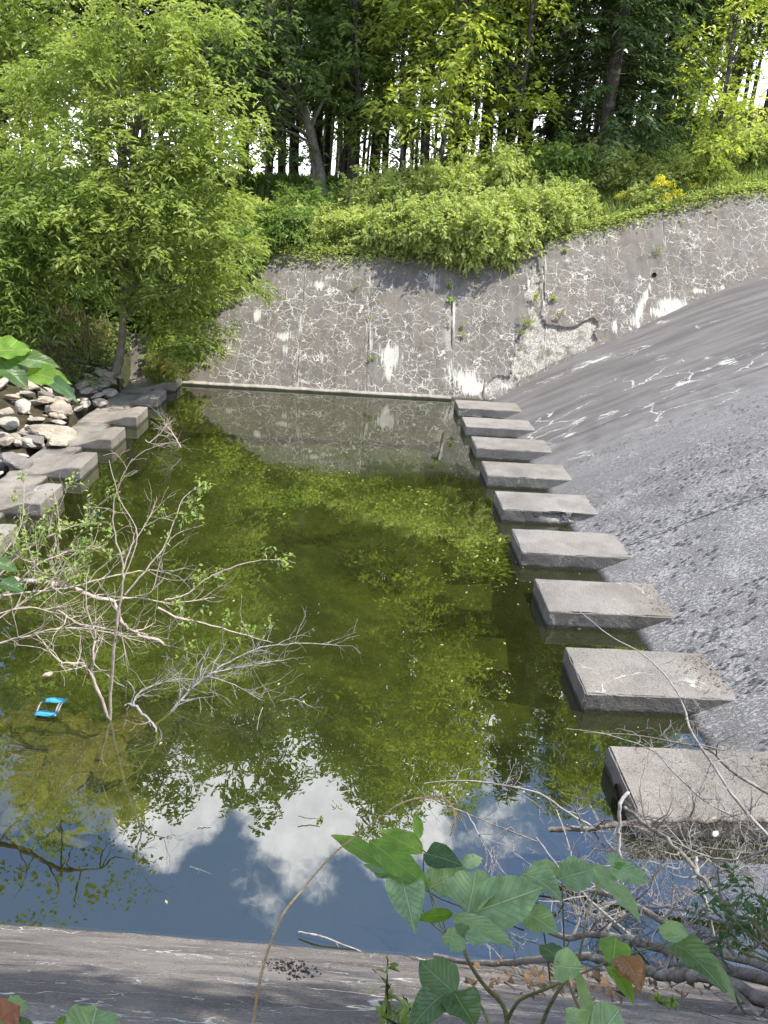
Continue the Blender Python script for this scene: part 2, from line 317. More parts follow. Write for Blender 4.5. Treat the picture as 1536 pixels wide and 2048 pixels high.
# ------------------------------------------------------------ setting: ground sheet, pond bed, water
SL = math.radians(49); CS, SN = math.cos(SL), math.sin(SL)
def chute_z(x): return np.interp(x, [-50, 2.0, 2.9, 3.05, 3.5, 4., 4.5, 5.1, 5.73, 6.36, 7., 8.34, 10.2, 14, 22, 40], [-4, -.75, -.12, 0, .22, .47, .73, 1.01, 1.28, 1.55, 1.83, 2.42, 3.13, 4.55, 7.2, 12])
def wall_top(x): return np.interp(x, [-9, -4.6, -3.6, -2.6, -1.6, 2.0, 3.84, 4.43, 5.28, 6.47, 7.55, 8.66, 9.5, 10.6, 14, 22], [.9, .95, 2.2, 2.72, 2.88, 2.90, 3.22, 3.50, 3.80, 4.08, 4.40, 4.77, 4.93, 5.12, 6.1, 8.4])
YW = 17.5
def ynear(x): return 3.19-.055*x
def ground_z(x, y):
    wt = wall_top(x)+.02
    treeb = np.interp(x, [-30, -12, -8, 0, 6, 14, 30], [4.8, 4.5, 4.4, 4.7, 6.2, 8.2, 10])
    ytop = YW+wt/math.tan(SL)
    back = wt+(treeb-wt)*sm(y, ytop+.1, ytop+6.5)
    back = back-sm(y, 34, 80)*4
    left = .14+sm(-x, 5.5, 7.0)*.8+sm(-x, 7.0, 15)*3.2+sm(y, 15.8, 19)*1.0*sm(-x, 4.6, 6)
    side = sm(-x, 3.6, 5.6)
    yy = sm(y, 17, 24)
    land = np.where(y > YW-.6, back*(1-side*(1-yy))+(left)*side*(1-yy), left)
    flat = .03+0*x
    land = np.where((y < 13.2), np.where(x > -6.4-.35*(13.2-y), np.minimum(land, flat+.3*sm(-x, 5.6, 7.2)), land), land)
    nt = 2.92+sm(-y, 0, 6)*.3+np.maximum(0, (x-3.))*.3
    land = np.where(y < ynear(x)-1.9, np.maximum(nt, land*0+nt), land)
    wy = (y-YW)*math.tan(SL)-.45; ny = (ynear(x)-y)*math.tan(SL)-.45
    land = np.where(x > -5.2, np.where(y > 10, np.minimum(land, np.maximum(wy, -2)), land), land)
    land = np.where((y < 8) & (x > -9), np.minimum(np.where(y < ynear(x), nt, land), np.where(y < ynear(x)+.4, np.maximum(ny, -2), 99)), land)
    inside = (y > ynear(x)-.2) & (y < YW+.2) & (x > -5.0)
    land = np.where(inside, -2.0, land)
    land = np.where((x > 3) & (y > ynear(x)-2) & (y < YW+2), np.minimum(land, chute_z(x)-.5), land)
    return land
xs = np.unique(np.concatenate([np.linspace(-14, 16, 150), np.linspace(-60, -14, 30), np.linspace(16, 60, 30), [-600, -300, -150, -90, 90, 150, 300, 600]]))
ys = np.unique(np.concatenate([np.linspace(-4, 30, 170), np.linspace(30, 70, 30), [-400, -150, -60, -25, -12, -7, 90, 130, 200, 400, 800]]))
X, Y = np.meshgrid(xs, ys, indexing='ij'); Z = ground_z(X, Y); P3 = np.stack([X, Y, Z], -1)
Z = Z+.07*fbm(P3*1.3)*(Z > .1)+.3*fbm(P3*.12)*sm(Y, 22, 35)
tag(ob('ground', mesh('ground', np.stack([X, Y, Z], -1).reshape(-1, 3), grid(len(xs), len(ys)), m_ground, True)), kind='structure')
gx = np.linspace(-5.0, 3.6, 80); gy = np.linspace(2.6, 18.2, 130); X, Y = np.meshgrid(gx, gy, indexing='ij')
bz = -1.05+.12*fbm(np.stack([X, Y, X*0], -1)*1.4)+sm(-X, -.2, 1.8)*sm(-Y, -6.4, -4.4)*.35+sm(-X, 2.6, 4.2)*.25*sm(-Y, -9, -6)
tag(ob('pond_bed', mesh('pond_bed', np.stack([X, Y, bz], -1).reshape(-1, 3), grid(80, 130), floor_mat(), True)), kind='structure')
tag(ob('water', mesh('water', [(-5.0, 2.4, 0), (3.9, 2.4, 0), (3.9, 18.0, 0), (-5.0, 18.0, 0)], [[0, 1, 2, 3]], water_mat())), kind='structure')

# ------------------------------------------------------------ far wall, panel by panel
TAN = math.tan(SL)
def wall_uv(px, py):      # photo point -> (x, slope distance) on the far wall
    d = ray(px, py); n = np.array([0, -SN, CS]); t = np.dot(np.array([0, YW, 0])-CAM, n)/np.dot(d, n); P = CAM+t*d
    return P[0], (P[1]-YW)/CS
whites = [(565, 672, 22, 9, 1.), (570, 700, 8, 16, .8), (514, 630, 7, 14, 1.2), (600, 650, 4, 45, .9), (597, 720, 6, 28, .7), (780, 715, 22, 28, 1.1), (775, 745, 9, 24, 1.), (868, 560, 12, 16, .8), (828, 640, 5, 45, .5), (870, 572, 10, 9, 1.),
          (905, 640, 8, 50, .8), (930, 760, 32, 26, 1.), (945, 775, 30, 14, 1.2), (900, 745, 6, 40, .7), (740, 690, 6, 40, .6), (640, 570, 22, 10, .9), (660, 555, 16, 7, .8), (457, 700, 9, 12, .9), (1345, 612, 34, 16, 1.25), (1320, 625, 18, 12, 1.1), (1395, 582, 20, 7, 1.),
          (1440, 575, 18, 6, .7), (1228, 655, 8, 18, .8), (1275, 650, 8, 14, .9), (1060, 560, 8, 40, .7), (1085, 480, 6, 20, .6), (1010, 770, 16, 12, .8), (700, 790, 120, 4, .6), (560, 782, 90, 4, .6)]
def gauss_pts(lst, fn, U, W):
    r = np.zeros_like(U)
    for (x, y, a, b, g) in lst:
        u0, w0 = fn(x, y); u1, w1 = fn(x+a, y); u2, w2 = fn(x, y-b)
        sa = max(.05, math.hypot(u1-u0, w1-w0)); sb = max(.05, math.hypot(u2-u0, w2-w0))
        r = np.maximum(r, g*np.exp(-((U-u0)/sa)**2*.8-((W-w0)/sb)**2*.8))
    return r
nets = [(580, 690, 130, 95, 1.), (690, 650, 70, 110, 1.), (520, 640, 60, 60, .7), (830, 680, 60, 100, .9), (760, 600, 40, 60, .7), (640, 600, 80, 50, .8), (960, 660, 28, 110, .85), (1000, 690, 30, 60, .8), (1185, 520, 45, 110, 1.), (1130, 590, 60, 50, 1.), (1220, 600, 50, 45, .8), (1240, 640, 60, 30, .7), (1395, 470, 45, 80, .95), (1340, 570, 60, 40, .8), (1500, 440, 40, 60, .8), (1450, 530, 60, 40, .7), (1290, 480, 20, 60, .4), (930, 760, 60, 25, .9)]
spall_poly = [wall_uv(*p) for p in ((1060, 640), (1052, 600), (1058, 555), (1066, 520), (1076, 522), (1079, 560), (1083, 600), (1078, 632), (1090, 648), (1108, 653), (1130, 656), (1150, 655), (1166, 644), (1188, 636), (1197, 648), (1188, 664), (1193, 684), (1165, 700), (1120, 718), (1075, 742), (1040, 762), (1022, 790), (1008, 770), (1022, 752), (1030, 720), (1034, 690), (1044, 665))]
spall_b = [wall_uv(*p) for p in ((960, 790), (975, 765), (985, 752), (1005, 750), (1022, 754), (1030, 775), (1015, 795))]
def inpoly(U, W, poly):
    r = np.zeros(U.shape, bool); n = len(poly)
    for i in range(n):
        x1, y1 = poly[i]; x2, y2 = poly[(i+1) % n]
        c = ((y1 > W) != (y2 > W)) & (U < (x2-x1)*(W-y1)/(y2-y1+1e-12)+x1); r ^= c
    return r
wall = empty('retaining_wall', (-1, YW, 0), 'sloping grey concrete side wall across the pond webbed with white crack deposits', 'retaining wall')
joints = [(-7.5, 0), (-4.62, 0), (-1.45, -.03), (.16, -.03), (2.15, 0), (4.35, .1), (7.6, 0), (11.5, 0), (16, 0), (22, 0)]
hole = wall_uv(1308, 551)
for k in range(len(joints)-1):
    (xa, ta), (xb, tb) = joints[k], joints[k+1]; w_ = xb-xa; step = .045 if 1 < xb < 9 else .08
    nu = int(w_/step)+2; nv = int(6/step*.8)
    u = np.linspace(0, 1, nu)[:, None]+np.zeros((1, nv)); s_ = np.linspace(0, 1, nv)[None]+np.zeros((nu, 1))
    U = xa+.004+(w_-.008)*u; lo = np.minimum(np.where(U > 2.9, (chute_z(U)-.35)/SN, -1.2), 6)
    hi = (wall_top(U)+.03*fbm(np.stack([U*2, U*0, U*0], -1)))/SN
    W = lo+(hi-lo)*s_; U = U+(ta*(1-u)+tb*u)*(W/4)
    nz = np.stack([U, W, U*0+k], -1); d = .012*fbm(nz*1.2)+.008*fbm(nz*6)
    Uq = U+.05*fbm(nz*3)+.03*fbm(nz*9); Wq = W+.05*fbm(nz*3+5)+.03*fbm(nz*11); spc = (inpoly(Uq, Wq, spall_poly) | inpoly(Uq, Wq, spall_b)).astype(float)*np.clip((W-(chute_z(U)+.0)/SN)*3+.25, .25, 1)
    edge = inpoly(U, W-.09, spall_poly) & (spc < .5)
    d = d-spc*(.055+.04*fbm(nz*5)+.03*fbm(nz*17))+edge*.025
    ew = np.minimum(np.abs(u-0), np.abs(1-u))*w_; d = d-.008*(ew < step*.6)
    hd = np.hypot(U-hole[0], W-hole[1]); d = d-.10*(hd < .055)
    if k == 3:   # ragged broken joint beside the fourth panel
        jd = sm(u*w_, w_-.28, w_-.05)*sm(W, 1.2, 1.6)*(1-sm(W, 2.6, 3.1))*(fbm(nz*4) > -.15); d = d-.06*jd; spc = np.maximum(spc, jd*.8)
    if k == 4:
        jd = sm(u*w_, w_-.45, w_-.1)*sm(W, 2.2, 2.6)*(fbm(nz*4+3) > .0)*.8; d = d-.05*jd; spc = np.maximum(spc, jd*.7)
    Pw = np.stack([U, YW+W*CS-d*SN, W*SN+d*CS], -1)
    wa = gauss_pts(whites, wall_uv, U, W)
    fan = np.clip(1-np.abs((U-hole[0])+.42*(hole[1]-W))/(.04+.28*(hole[1]-W)+1e-3), 0, 1)*(W < hole[1])*(W > hole[1]-1.5)*.85; wa = np.maximum(wa, fan)
    wa = np.maximum(wa, .52*np.exp(-(ew/.10)**2))
    net = np.maximum(gauss_pts(nets, wall_uv, U, W), .15)+.2*fbm(nz*.7)-.35*np.exp(-((U-.95)/.25)**2)*(W > 1)
    m1 = mesh('wall_panel', Pw.reshape(-1, 3), grid(nu, nv), m_wall, False, {'white': wa.ravel(), 'net': net.ravel(), 'spall': spc.ravel()})
    sol = bpy.data.meshes  # slab thickness: back skin + rim
    V = np.concatenate([Pw.reshape(-1, 3), (Pw+np.array([0, SN, -CS])*.22).reshape(-1, 3)]); n = nu*nv
    top = np.arange(nu)*nv+nv-1; r1 = np.stack([top[:-1], top[1:], top[1:]+n, top[:-1]+n], 1)
    l0 = np.arange(nv); r2 = np.stack([l0[:-1], l0[1:], l0[1:]+n, l0[:-1]+n], 1); r3 = r2+(nu-1)*nv
    me = mesh('wall_panel', V, np.concatenate([grid(nu, nv), r1, r2, r3]), m_wall, False, {'white': np.tile(wa.ravel(), 2), 'net': np.tile(net.ravel(), 2), 'spall': np.tile(spc.ravel(), 2)})
    bpy.data.meshes.remove(m1)
    ob('wall_panel', me, wall, (1, -YW, 0))
# toe kerb at the waterline
m_kerb = concrete('toe kerb concrete', (.36, .335, .28), (.22, .2, .165), (1.5, 4), .03, -.4, speck=.2)
kx = np.linspace(-4.6, 2.12, 90); kv = []
for x in kx:
    j = .012*float(fbm(np.array([x*3, 1, 1]))); kv += [(x, YW-.12+j, -.3), (x, YW-.12+j, .045+j), (x, YW-.10+j, .062+j), (x, YW+.075, .07+j)]
ob('toe_kerb', mesh('toe_kerb', kv, grid(90, 4), m_kerb), wall, (1, -YW, 0))
# drain pipe mouth and its dark bore
hp = np.array([hole[0], YW+hole[1]*CS, hole[1]*SN]); nn = np.array([0, -SN, CS])
m_rust = simple('rusty pipe', (.14, .085, .05), (.07, .05, .035), 30); m_black = simple('dark hollow', (.008, .007, .006))
def pipe(parent, c, n, r, mat, off, name='drain_pipe', L=.05):
    a = Acc(); tube(a, [c-n*.08, c+n*L], [r, r], 14); tube(a, [c+n*L, c-n*.08], [r*.8, r*.8], 14)
    o = ob(name, mesh('pipe', np.concatenate(a.V), [f for f in [np.concatenate(a.F[4])]], mat, True, {'tint': np.concatenate(a.A)}), parent, off)
    th = np.arange(14)/14*6.2832; e1 = _n(np.cross(n, [1, .1, 0])); e2 = np.cross(n, e1)
    h = ob('pipe_bore', mesh('bore', [c+n*L*.2+r*.8*(math.cos(q)*e1+math.sin(q)*e2) for q in th], [list(range(14))], m_black), o)
pipe(wall, hp, nn, .052, m_rust, (1, -YW, 0))

# ------------------------------------------------------------ spillway chute
chute = empty('spillway_chute', (6, 10, 1.4), 'broad grey concrete spillway slope with flaked dark surface rising right of the pond', 'spillway')
cwh = [(1190, 722, 36, 8, 1.1), (1160, 735, 30, 6, 1.), (1215, 830, 24, 6, 1.), (1150, 845, 14, 5, 1.1), (1140, 870, 14, 5, 1.1), (1165, 838, 10, 4, .9), (1455, 725, 16, 8, 1.25), (1410, 718, 16, 7, .8), (1320, 718, 20, 7, .8), (1325, 645, 12, 6, .9), (1500, 710, 10, 5, .7), (1060, 790, 10, 10, .5), (1165, 910, 12, 6, .8), (1110, 900, 60, 6, .35), (1250, 670, 60, 6, .6), (1100, 760, 40, 8, .7)]
def chute_uw(px, py):
    d = ray(px, py); P = CAM.copy()
    for k in range(400):
        P = P+d*.06
        if P[2] < chute_z(P[0]): break
    return P[0], P[1]
seams = [-.6, 4.2, 8.9, 13.35, 24]
for k in range(4):
    ya, yb = seams[k]+.008, seams[k+1]-.008
    xx = np.concatenate([np.linspace(2.3, 10.6, 210), np.linspace(10.8, 22, 60)]); yy = np.linspace(ya, yb, int((yb-ya)/.05))
    X, Y = np.meshgrid(xx, yy, indexing='ij'); zb = chute_z(X)
    # clip at side walls (they slope)
    ymax = YW+zb/TAN+.14; Y = np.minimum(Y, np.maximum(ymax, ya)); ymin = ynear(X)-zb/TAN-.1; Y = np.maximum(Y, np.minimum(ymin, yb))
    nz = np.stack([X*.6, Y*1.6, X*0], -1); rough = 1-sm(Y, 9, 14)*.8
    d = .012*fbm(nz*1.2)+rough*(.010*fbm(nz*7)+.006*np.maximum(0, fbm(np.stack([X*7, Y*16, X*0], -1), 3))*2)
    d -= .02*((np.abs(Y-yb) < .03) | (np.abs(Y-ya) < .03))
    wa = .72*gauss_pts(cwh, chute_uw, X, Y); wa = np.maximum(wa, .45*np.exp(-((ymax-Y)/.22)**2)); wa = np.maximum(wa, .5*np.exp(-((Y-13.35)/.05)**2)*(X < 6.5))
    net = .5*np.exp(-((X-3.7)/.5)**2-((Y-14)/2.2)**2)+.5*np.exp(-((X-6)/1.6)**2-((Y-14)/2)**2)
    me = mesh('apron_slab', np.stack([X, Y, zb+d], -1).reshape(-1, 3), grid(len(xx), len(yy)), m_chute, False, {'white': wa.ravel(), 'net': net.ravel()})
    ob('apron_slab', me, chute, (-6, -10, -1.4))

# ------------------------------------------------------------ rounded rough boxes
def rbox(lo, hi, r, step, amp, seed, topf=None, chip=.35):
    lo = np.array(lo, float); hi = np.array(hi, float); n = [max(2, int((hi[i]-lo[i])/step)) for i in range(3)]
    V = []; Fc = []; off = 0
    for ax in range(3):
        a, b = (ax+1) % 3, (ax+2) % 3
        ua = np.unique(np.concatenate([[lo[a], lo[a]+r*.5, lo[a]+r], np.linspace(lo[a]+r, hi[a]-r, n[a]), [hi[a]-r*.5, hi[a]]])); ub = np.unique(np.concatenate([[lo[b], lo[b]+r*.5, lo[b]+r], np.linspace(lo[b]+r, hi[b]-r, n[b]), [hi[b]-r*.5, hi[b]]]))
        A, B = np.meshgrid(ua, ub, indexing='ij')
        for sd in (0, 1):
            P = np.zeros(A.shape+(3,)); P[..., a] = A; P[..., b] = B; P[..., ax] = (lo, hi)[sd][ax]
            g = grid(len(ua), len(ub)); Fc.append((g if sd else g[:, ::-1])+off); V.append(P.reshape(-1, 3)); off += A.size
    V = np.concatenate(V); Q = np.clip(V, lo+r, hi-r); D = V-Q; L = np.linalg.norm(D, axis=1)[:, None]+1e-9
    N = D/L; e = (np.abs(D) > r*.4).sum(1) >= 2
    f1 = fbm(V*2.2+seed*3.1); f2 = fbm(V*11+seed*1.7)
    V = Q+N*(r+amp*(f1+.5*f2)-e*chip*r*np.maximum(0, fbm(V*6+seed)*2.2))[:, None]
    if topf is not None: V = topf(V)
    return V, np.concatenate(Fc)
ordn = ['nearest', 'second nearest', 'third from the near end', 'fourth from the near end', 'middle one', 'fourth from the far wall', 'third from the far wall', 'second from the far wall', 'farthest']
extra = ['under bare twigs with a round hole in its end', 'with twigs lying across its top', 'pale rough top and litter at its corner', 'pale clean top with white drip on its side', 'with a broken cavity in its front face', 'with white streaks on its brown front', 'with one white vein along its front', 'dark plain top beside white crack web', 'touching the foot of the far wall']
blocks = []
for k in range(9):
    yb = 4.92+1.465*k; x1 = 4.25
    def tf(V, k=k, yb=yb):
        if k == 4:
            c = np.exp(-((V[:, 0]-2.98)/.22)**2-((V[:, 2]-.13)/.05)**2)*(V[:, 1] < yb-.62)*(fbm(V*5) > -.25); V[:, 1] += .10*c
        return V
    V, Fc = rbox((2.10, yb-.77, -1.1), (x1, yb, .2), .014, .025, .007, k, tf, 1.5)
    wa = .55*np.exp(-((V[:, 2]-.03)/.03)**2)*(V[:, 1] < yb-.7)*(fbm(V*1.2+k) > -.1)
    sp = (np.exp(-((V[:, 0]-2.98)/.2)**2-((V[:, 2]-.10)/.07)**2)*(V[:, 1] < yb-.6) if k == 4 else np.zeros(len(V)))
    net = np.where((V[:, 1] < yb-.72), .9 if k in (4, 5, 8) else .5, .1 if k > 2 else .55); net[(V[:, 2] > .18)] -= .3
    me = mesh('baffle_block', V-np.array([2.7, yb-.4, 0]), Fc, m_block, False, {'white': wa, 'net': net, 'spall': sp})
    o = tag(ob('baffle_block', me, None, (2.7+random.uniform(-.01, .01), yb-.4, random.uniform(-.006, .006))), 'baffle block %s, %s' % (ordn[k], extra[k]), 'baffle block', 'baffle blocks along the foot of the spillway')
    if k == 0: pipe(o, np.array([-.605, .02, .07]), np.array([-1., 0, 0]), .062, m_rust, None, 'drain_pipe', .02)

# left end sill with sloping dentates
sillz = .05
V, Fc = rbox((-5.10, 6.0, -.6), (-4.50, 17.6, sillz), .03, .09, .012, 40)
V[:, 0] += .02*fbm(V*2.)*(V[:, 0] > -4.6)
st = np.exp(-((V[:, 0]+4.75)/.25)**2)*.0
tag(ob('end_sill', mesh('end_sill', V, Fc, m_tooth, False, {'white': st, 'net': V[:, 0]*0, 'spall': V[:, 0]*0})), 'long low concrete sill slab joining the left row of blocks beside the rocks', 'concrete sill')
slabs = [(-5.1, .05), (-4.4, .0)]
ordl = ['at the left edge behind brush', 'nearest in full view', 'second in full view', 'middle one, leaves on its top', 'fourth in full view', 'second from the far corner with twigs on it', 'last at the far corner under yellow leaves']
for k in range(-2, 6):
    yb = 10.09+1.465*k-(.02 if k == 5 else 0); y0 = yb-.77; y1 = min(yb, 17.42)
    def tf(V):
        ramp = np.interp(V[:, 0], [-5.2, -5.05, -4.62, -4.22, -4.], [-.16, -.155, -.135, 0, 0]); V[:, 2] += ramp*(V[:, 2] > .0)
        return V
    V, Fc = rbox((-5.12, y0, -.9), (-4.02, y1, .205), .018, .05, .006, 60+k, tf)
    me = mesh('sill_block', V-np.array([-4.5, yb-.4, 0]), Fc, m_tooth, False, {'white': .4*np.exp(-((V[:, 2]-.05)/.02)**2), 'net': V[:, 0]*0+.1, 'spall': V[:, 0]*0})
    nm = ordl[min(k+1, 6)] if k > -2 else 'hidden next to the left frame edge'
    if k == -2: continue
    tag(ob('sill_block', me, None, (-4.5, yb-.4, 0)), 'sloped-top concrete sill block, %s' % nm, 'sill block', 'blocks of the left end sill')

# ------------------------------------------------------------ near wall slab
near = empty('near_wall_slab', (0, 2.5, .8), 'dark sloping concrete slab at the near water edge with thin white cracks', 'retaining wall')
for (xa, xb) in ((-9, -3.2), (-3.2, 1.25), (1.25, 3.6), (3.6, 9)):
    nu = int((xb-xa)/.03); nv = 130 if xa in (-3.2, 1.25) else 50; nu = nu if nv == 130 else nu//3
    U = np.linspace(xa+.006, xb-.006, nu)[:, None]+np.zeros((1, nv)); hi = (2.94+np.maximum(0, U-3.)*.42)/SN
    W = -1.0+(hi+1.0)*np.linspace(0, 1, nv)[None]
    nz = np.stack([U, W, U*0+33], -1); d = .006*fbm(nz*2)+.005*fbm(nz*14)
    d = d+.02*np.exp(-((W-.03)/.05)**2)
    Pw = np.stack([U, ynear(U)-W*CS+d*SN, W*SN+d*CS], -1)
    P = np.concatenate([Pw.reshape(-1, 3), (Pw-np.array([0, SN, CS])*.2).reshape(-1, 3)]); n = nu*nv
    top = np.arange(nu)*nv+nv-1; l0 = np.arange(nv)
    rim = np.concatenate([np.stack([top[:-1], top[1:], top[1:]+n, top[:-1]+n], 1), np.stack([l0[:-1], l0[1:], l0[1:]+n, l0[:-1]+n], 1), np.stack([l0[:-1], l0[1:], l0[1:]+n, l0[:-1]+n], 1)+(nu-1)*nv])
    wa = (.2*np.exp(-((W-.45)/.25)**2)*np.exp(-((U-.6)/.7)**2)).ravel(); nt_ = (.6+.4*fbm(nz*.8)).ravel()
    ob('slab_panel', mesh('slab_panel', P, np.concatenate([grid(nu, nv)[:, ::-1], rim]), m_near, False, {'white': np.tile(wa, 2), 'net': np.tile(nt_, 2), 'spall': np.zeros(2*n)}), near, (0, -2.5, -.8))

# ------------------------------------------------------------ rocks
def rockmesh(seed, mat, sub=3, flat=.7):
    import bmesh
    bm = bmesh.new(); bmesh.ops.create_icosphere(bm, subdivisions=sub, radius=1); V = np.array([v.co[:] for v in bm.verts]); Fc = np.array([[v.index for v in f.verts] for f in bm.faces]); bm.free()
    r = np.random.default_rng(seed); R_ = np.ones(len(V))*1.3
    for k in range(20):                                   # cut by random planes -> faceted broken stone
        n = _n(r.normal(size=3)); h = r.uniform(.6, .95); dp = V@n; R_ = np.where(dp > 1e-3, np.minimum(R_, h/np.maximum(dp, 1e-3)), R_)
    V = V*R_[:, None]; V += V*(.03*fbm(V*2.5+seed)+.025*fbm(V*9+seed))[:, None]; V[:, 2] *= flat*.8
    return mesh('rock', V, Fc, mat, False)
rv = [rockmesh(i, m) for i, m in enumerate([m_rockw, m_rock, m_rockw, m_rock, m_rockg, m_rock])]
def gz(x, y): return float(ground_z(np.array([x]), np.array([y]))[0])
big = [(15, 845, 55, 0, 'pale rounded boulder at the left edge on top of another'), (20, 880, 50, 1, 'broad pale boulder at the left edge below the rounded one'), (45, 810, 42, 2, 'upright squarish limestone block in front of the dry grass'), (110, 868, 85, 1, 'long tan limestone boulder in the middle of the riprap'),
       (120, 820, 62, 3, 'flat limestone slab with dark shadow beneath it'), (155, 818, 24, 0, 'narrow upright pale rock beside the flat slab'), (90, 868, 55, 4, 'dark grey boulder under the long tan one'), (70, 880, 40, 4, 'long dark stone leaning toward the sill'), (36, 925, 62, 4, 'large grey tilted slab beside the sill'), (220, 785, 40, 0, 'pale lumpy boulder just below the box elder trunk'),
       (200, 805, 36, 1, 'tan rock against the sill beneath the trunk'), (35, 885, 30, 2, 'small bright rock over the gravel gap'), (115, 885, 48, 3, 'flat tan slab leaning on the sill edge'), (10, 825, 40, 3, 'grey tan boulder at the frame edge above the others')]
for i, (px, py, sz, v, lab) in enumerate(big):
    zz = .25; P = onz(px, py, zz); P = onz(px, py, max(.12, gz(P[0], P[1])+.1)); r = sz/F*np.linalg.norm(P-CAM)*.5
    o = ob('riprap_rock', rv[v], None, P); o.scale = (r*1.1, r*.85, r*.8); o.rotation_euler = (random.uniform(-.4, .4), random.uniform(-.3, .3), random.uniform(0, 6)); tag(o, lab, 'rock', 'riprap rocks on the left bank')
for i in range(300):
    y = random.uniform(9.2, 17.0); x = -5.2-abs(random.gauss(0, 1))*(.55+.16*(17-y)); r = random.choice((.05, .07, .10, .14, .19))*random.uniform(.75, 1.2)
    if x > -5.12-r*.8 or x < -9: continue
    z = max(gz(x, y), .03)
    o = ob('riprap_rock', rv[random.choice((0, 1, 2, 3, 0, 5, 4, 1))], None, (x, y, z+r*.25+(.12 if random.random() < .3 and y < 14.5 else 0))); o.scale = (r*1.25, r, r*.8); o.rotation_euler = (random.uniform(-.4, .4), random.uniform(-.4, .4), random.uniform(0, 6))
    w_ = 'at the far end of the sill below the trunk' if y > 14.6 else 'in the middle of the riprap beside the sill' if y > 12.2 else 'at the near end of the riprap by the left edge'
    tag(o, 'small broken limestone rock '+w_, 'rock', 'small riprap stones '+w_)
# drowned stones in the near left corner
rs = [rockmesh(20+i, m_sub, 3, .6) for i in range(4)]
for i in range(84):
    px = random.uniform(-150, 250); py = random.uniform(1425, 1640)
    P = onz(px, py, -.25); r = random.uniform(.10, .24)
    if P[0] > -1.15-.3*random.random(): continue
    o = ob('submerged_stone', rs[i % 4], None, (P[0], P[1], -.32+random.uniform(-.16, .12))); o.scale = (r*1.3, r, r*.8); o.rotation_euler = (random.uniform(-.3, .3), random.uniform(-.3, .3), random.uniform(0, 6))
    tag(o, 'olive algae-coated stone lying under the shallow water by the blue litter', 'stone', 'stones under water in the near left corner')

# ------------------------------------------------------------ foliage machinery
def unit(n, rng=RNG): v = rng.normal(size=(n, 3)); return v/np.linalg.norm(v, axis=1)[:, None]
def leaves(P, D, L, wr=.45, tint=None, droop=.35, fold=.25, rng=RNG):
    """kite shaped folded leaves: base P, direction D"""
    n = len(P); L = np.broadcast_to(L, (n,))[:, None]; D = D/np.linalg.norm(D, axis=1)[:, None]
    Sd = np.cross(D, np.array([0, 0, 1.])+.55*rng.normal(size=(n, 3))); Sd /= np.linalg.norm(Sd, axis=1)[:, None]+1e-9
    N = np.cross(Sd, D)
    mid = P+D*L*.45
    A = mid+Sd*L*wr*.5+N*L*fold*.3; B = mid-Sd*L*wr*.5+N*L*fold*.3; T = P+D*L-np.array([0, 0, 1.])*L*droop*.5
    V = np.stack([P, A, T, B], 1).reshape(-1, 3); Fc = np.arange(4*n).reshape(n, 4)
    ti = np.repeat(rng.random(n) if tint is None else np.clip(tint, 0, 1), 4)
    return V, Fc, ti
def sprays(C, rad, nsp, nl, L, rng=RNG, flat=.55, droop=.3, wr=.42, splen=1., tintbase=None):
    """for clump centres C with radii rad: sprays of leaves that radiate and droop"""
    n = len(C); k = n*nsp
    c = np.repeat(C, nsp, 0); r = np.repeat(rad, nsp)
    d = unit(k, rng); d[:, 2] = d[:, 2]*flat+.12; d /= np.linalg.norm(d, axis=1)[:, None]
    s0 = c+d*(r*rng.uniform(.15, .55, k))[:, None]; ln = r*rng.uniform(.45, .85, k)*splen
    t = (np.arange(nl)+.5)/nl
    P = s0[:, None]+d[:, None]*(ln[:, None]*t)[..., None]; P[..., 2] -= droop*(ln[:, None]*t**2)
    P = P+rng.normal(size=P.shape)*L*.25
    sd = np.cross(d, [0, 0, 1.]); sd /= np.linalg.norm(sd, axis=1)[:, None]+1e-9
    sgn = np.where(np.arange(nl) % 2, 1, -1)[None, :, None]
    D = d[:, None]*.7+sd[:, None]*sgn*.9+rng.normal(size=P.shape)*.3; D[..., 2] -= .25
    tb = np.repeat(rng.random(n) if tintbase is None else tintbase, nsp*nl)*.55+rng.random(k*nl)*.45
    return leaves(P.reshape(-1, 3), D.reshape(-1, 3), L*rng.uniform(.65, 1.25, k*nl), wr, tb, rng=rng)
def shell(c, r, n, rng=RNG, inner=.45):
    d = unit(n, rng); rr = inner+(1-inner)*rng.random(n)**.6; return np.array(c)+d*np.array(r)*rr[:, None]
def limbs(acc, trunk, tr, tips, thick=.03, n=4, every=1, rng=RNG, frac=(.62, .97), zmin=1.4):
    """curved limbs from the trunk polyline to the clump centres"""
    trunk = np.asarray(trunk, float)
    for c in tips[::every]:
        if c[2] < zmin: continue
        zs = trunk[:, 2]; u = rng.uniform(*frac); zz = zs[0]+(min(c[2], zs[-1])-zs[0])*u
        s = np.array([np.interp(zz, zs, trunk[:, i]) for i in range(3)]); rad = float(np.interp(zz, zs, tr))
        m1 = s*.6+c*.4+np.array([0, 0, .10])*np.linalg.norm(c-s)+rng.normal(size=3)*.05*np.linalg.norm(c-s)
        P, R_ = smooth_path([s, m1, c], [min(rad*.55, thick), min(rad*.4, thick)*.6, thick*.15], 3); tube(acc, P, R_, n)
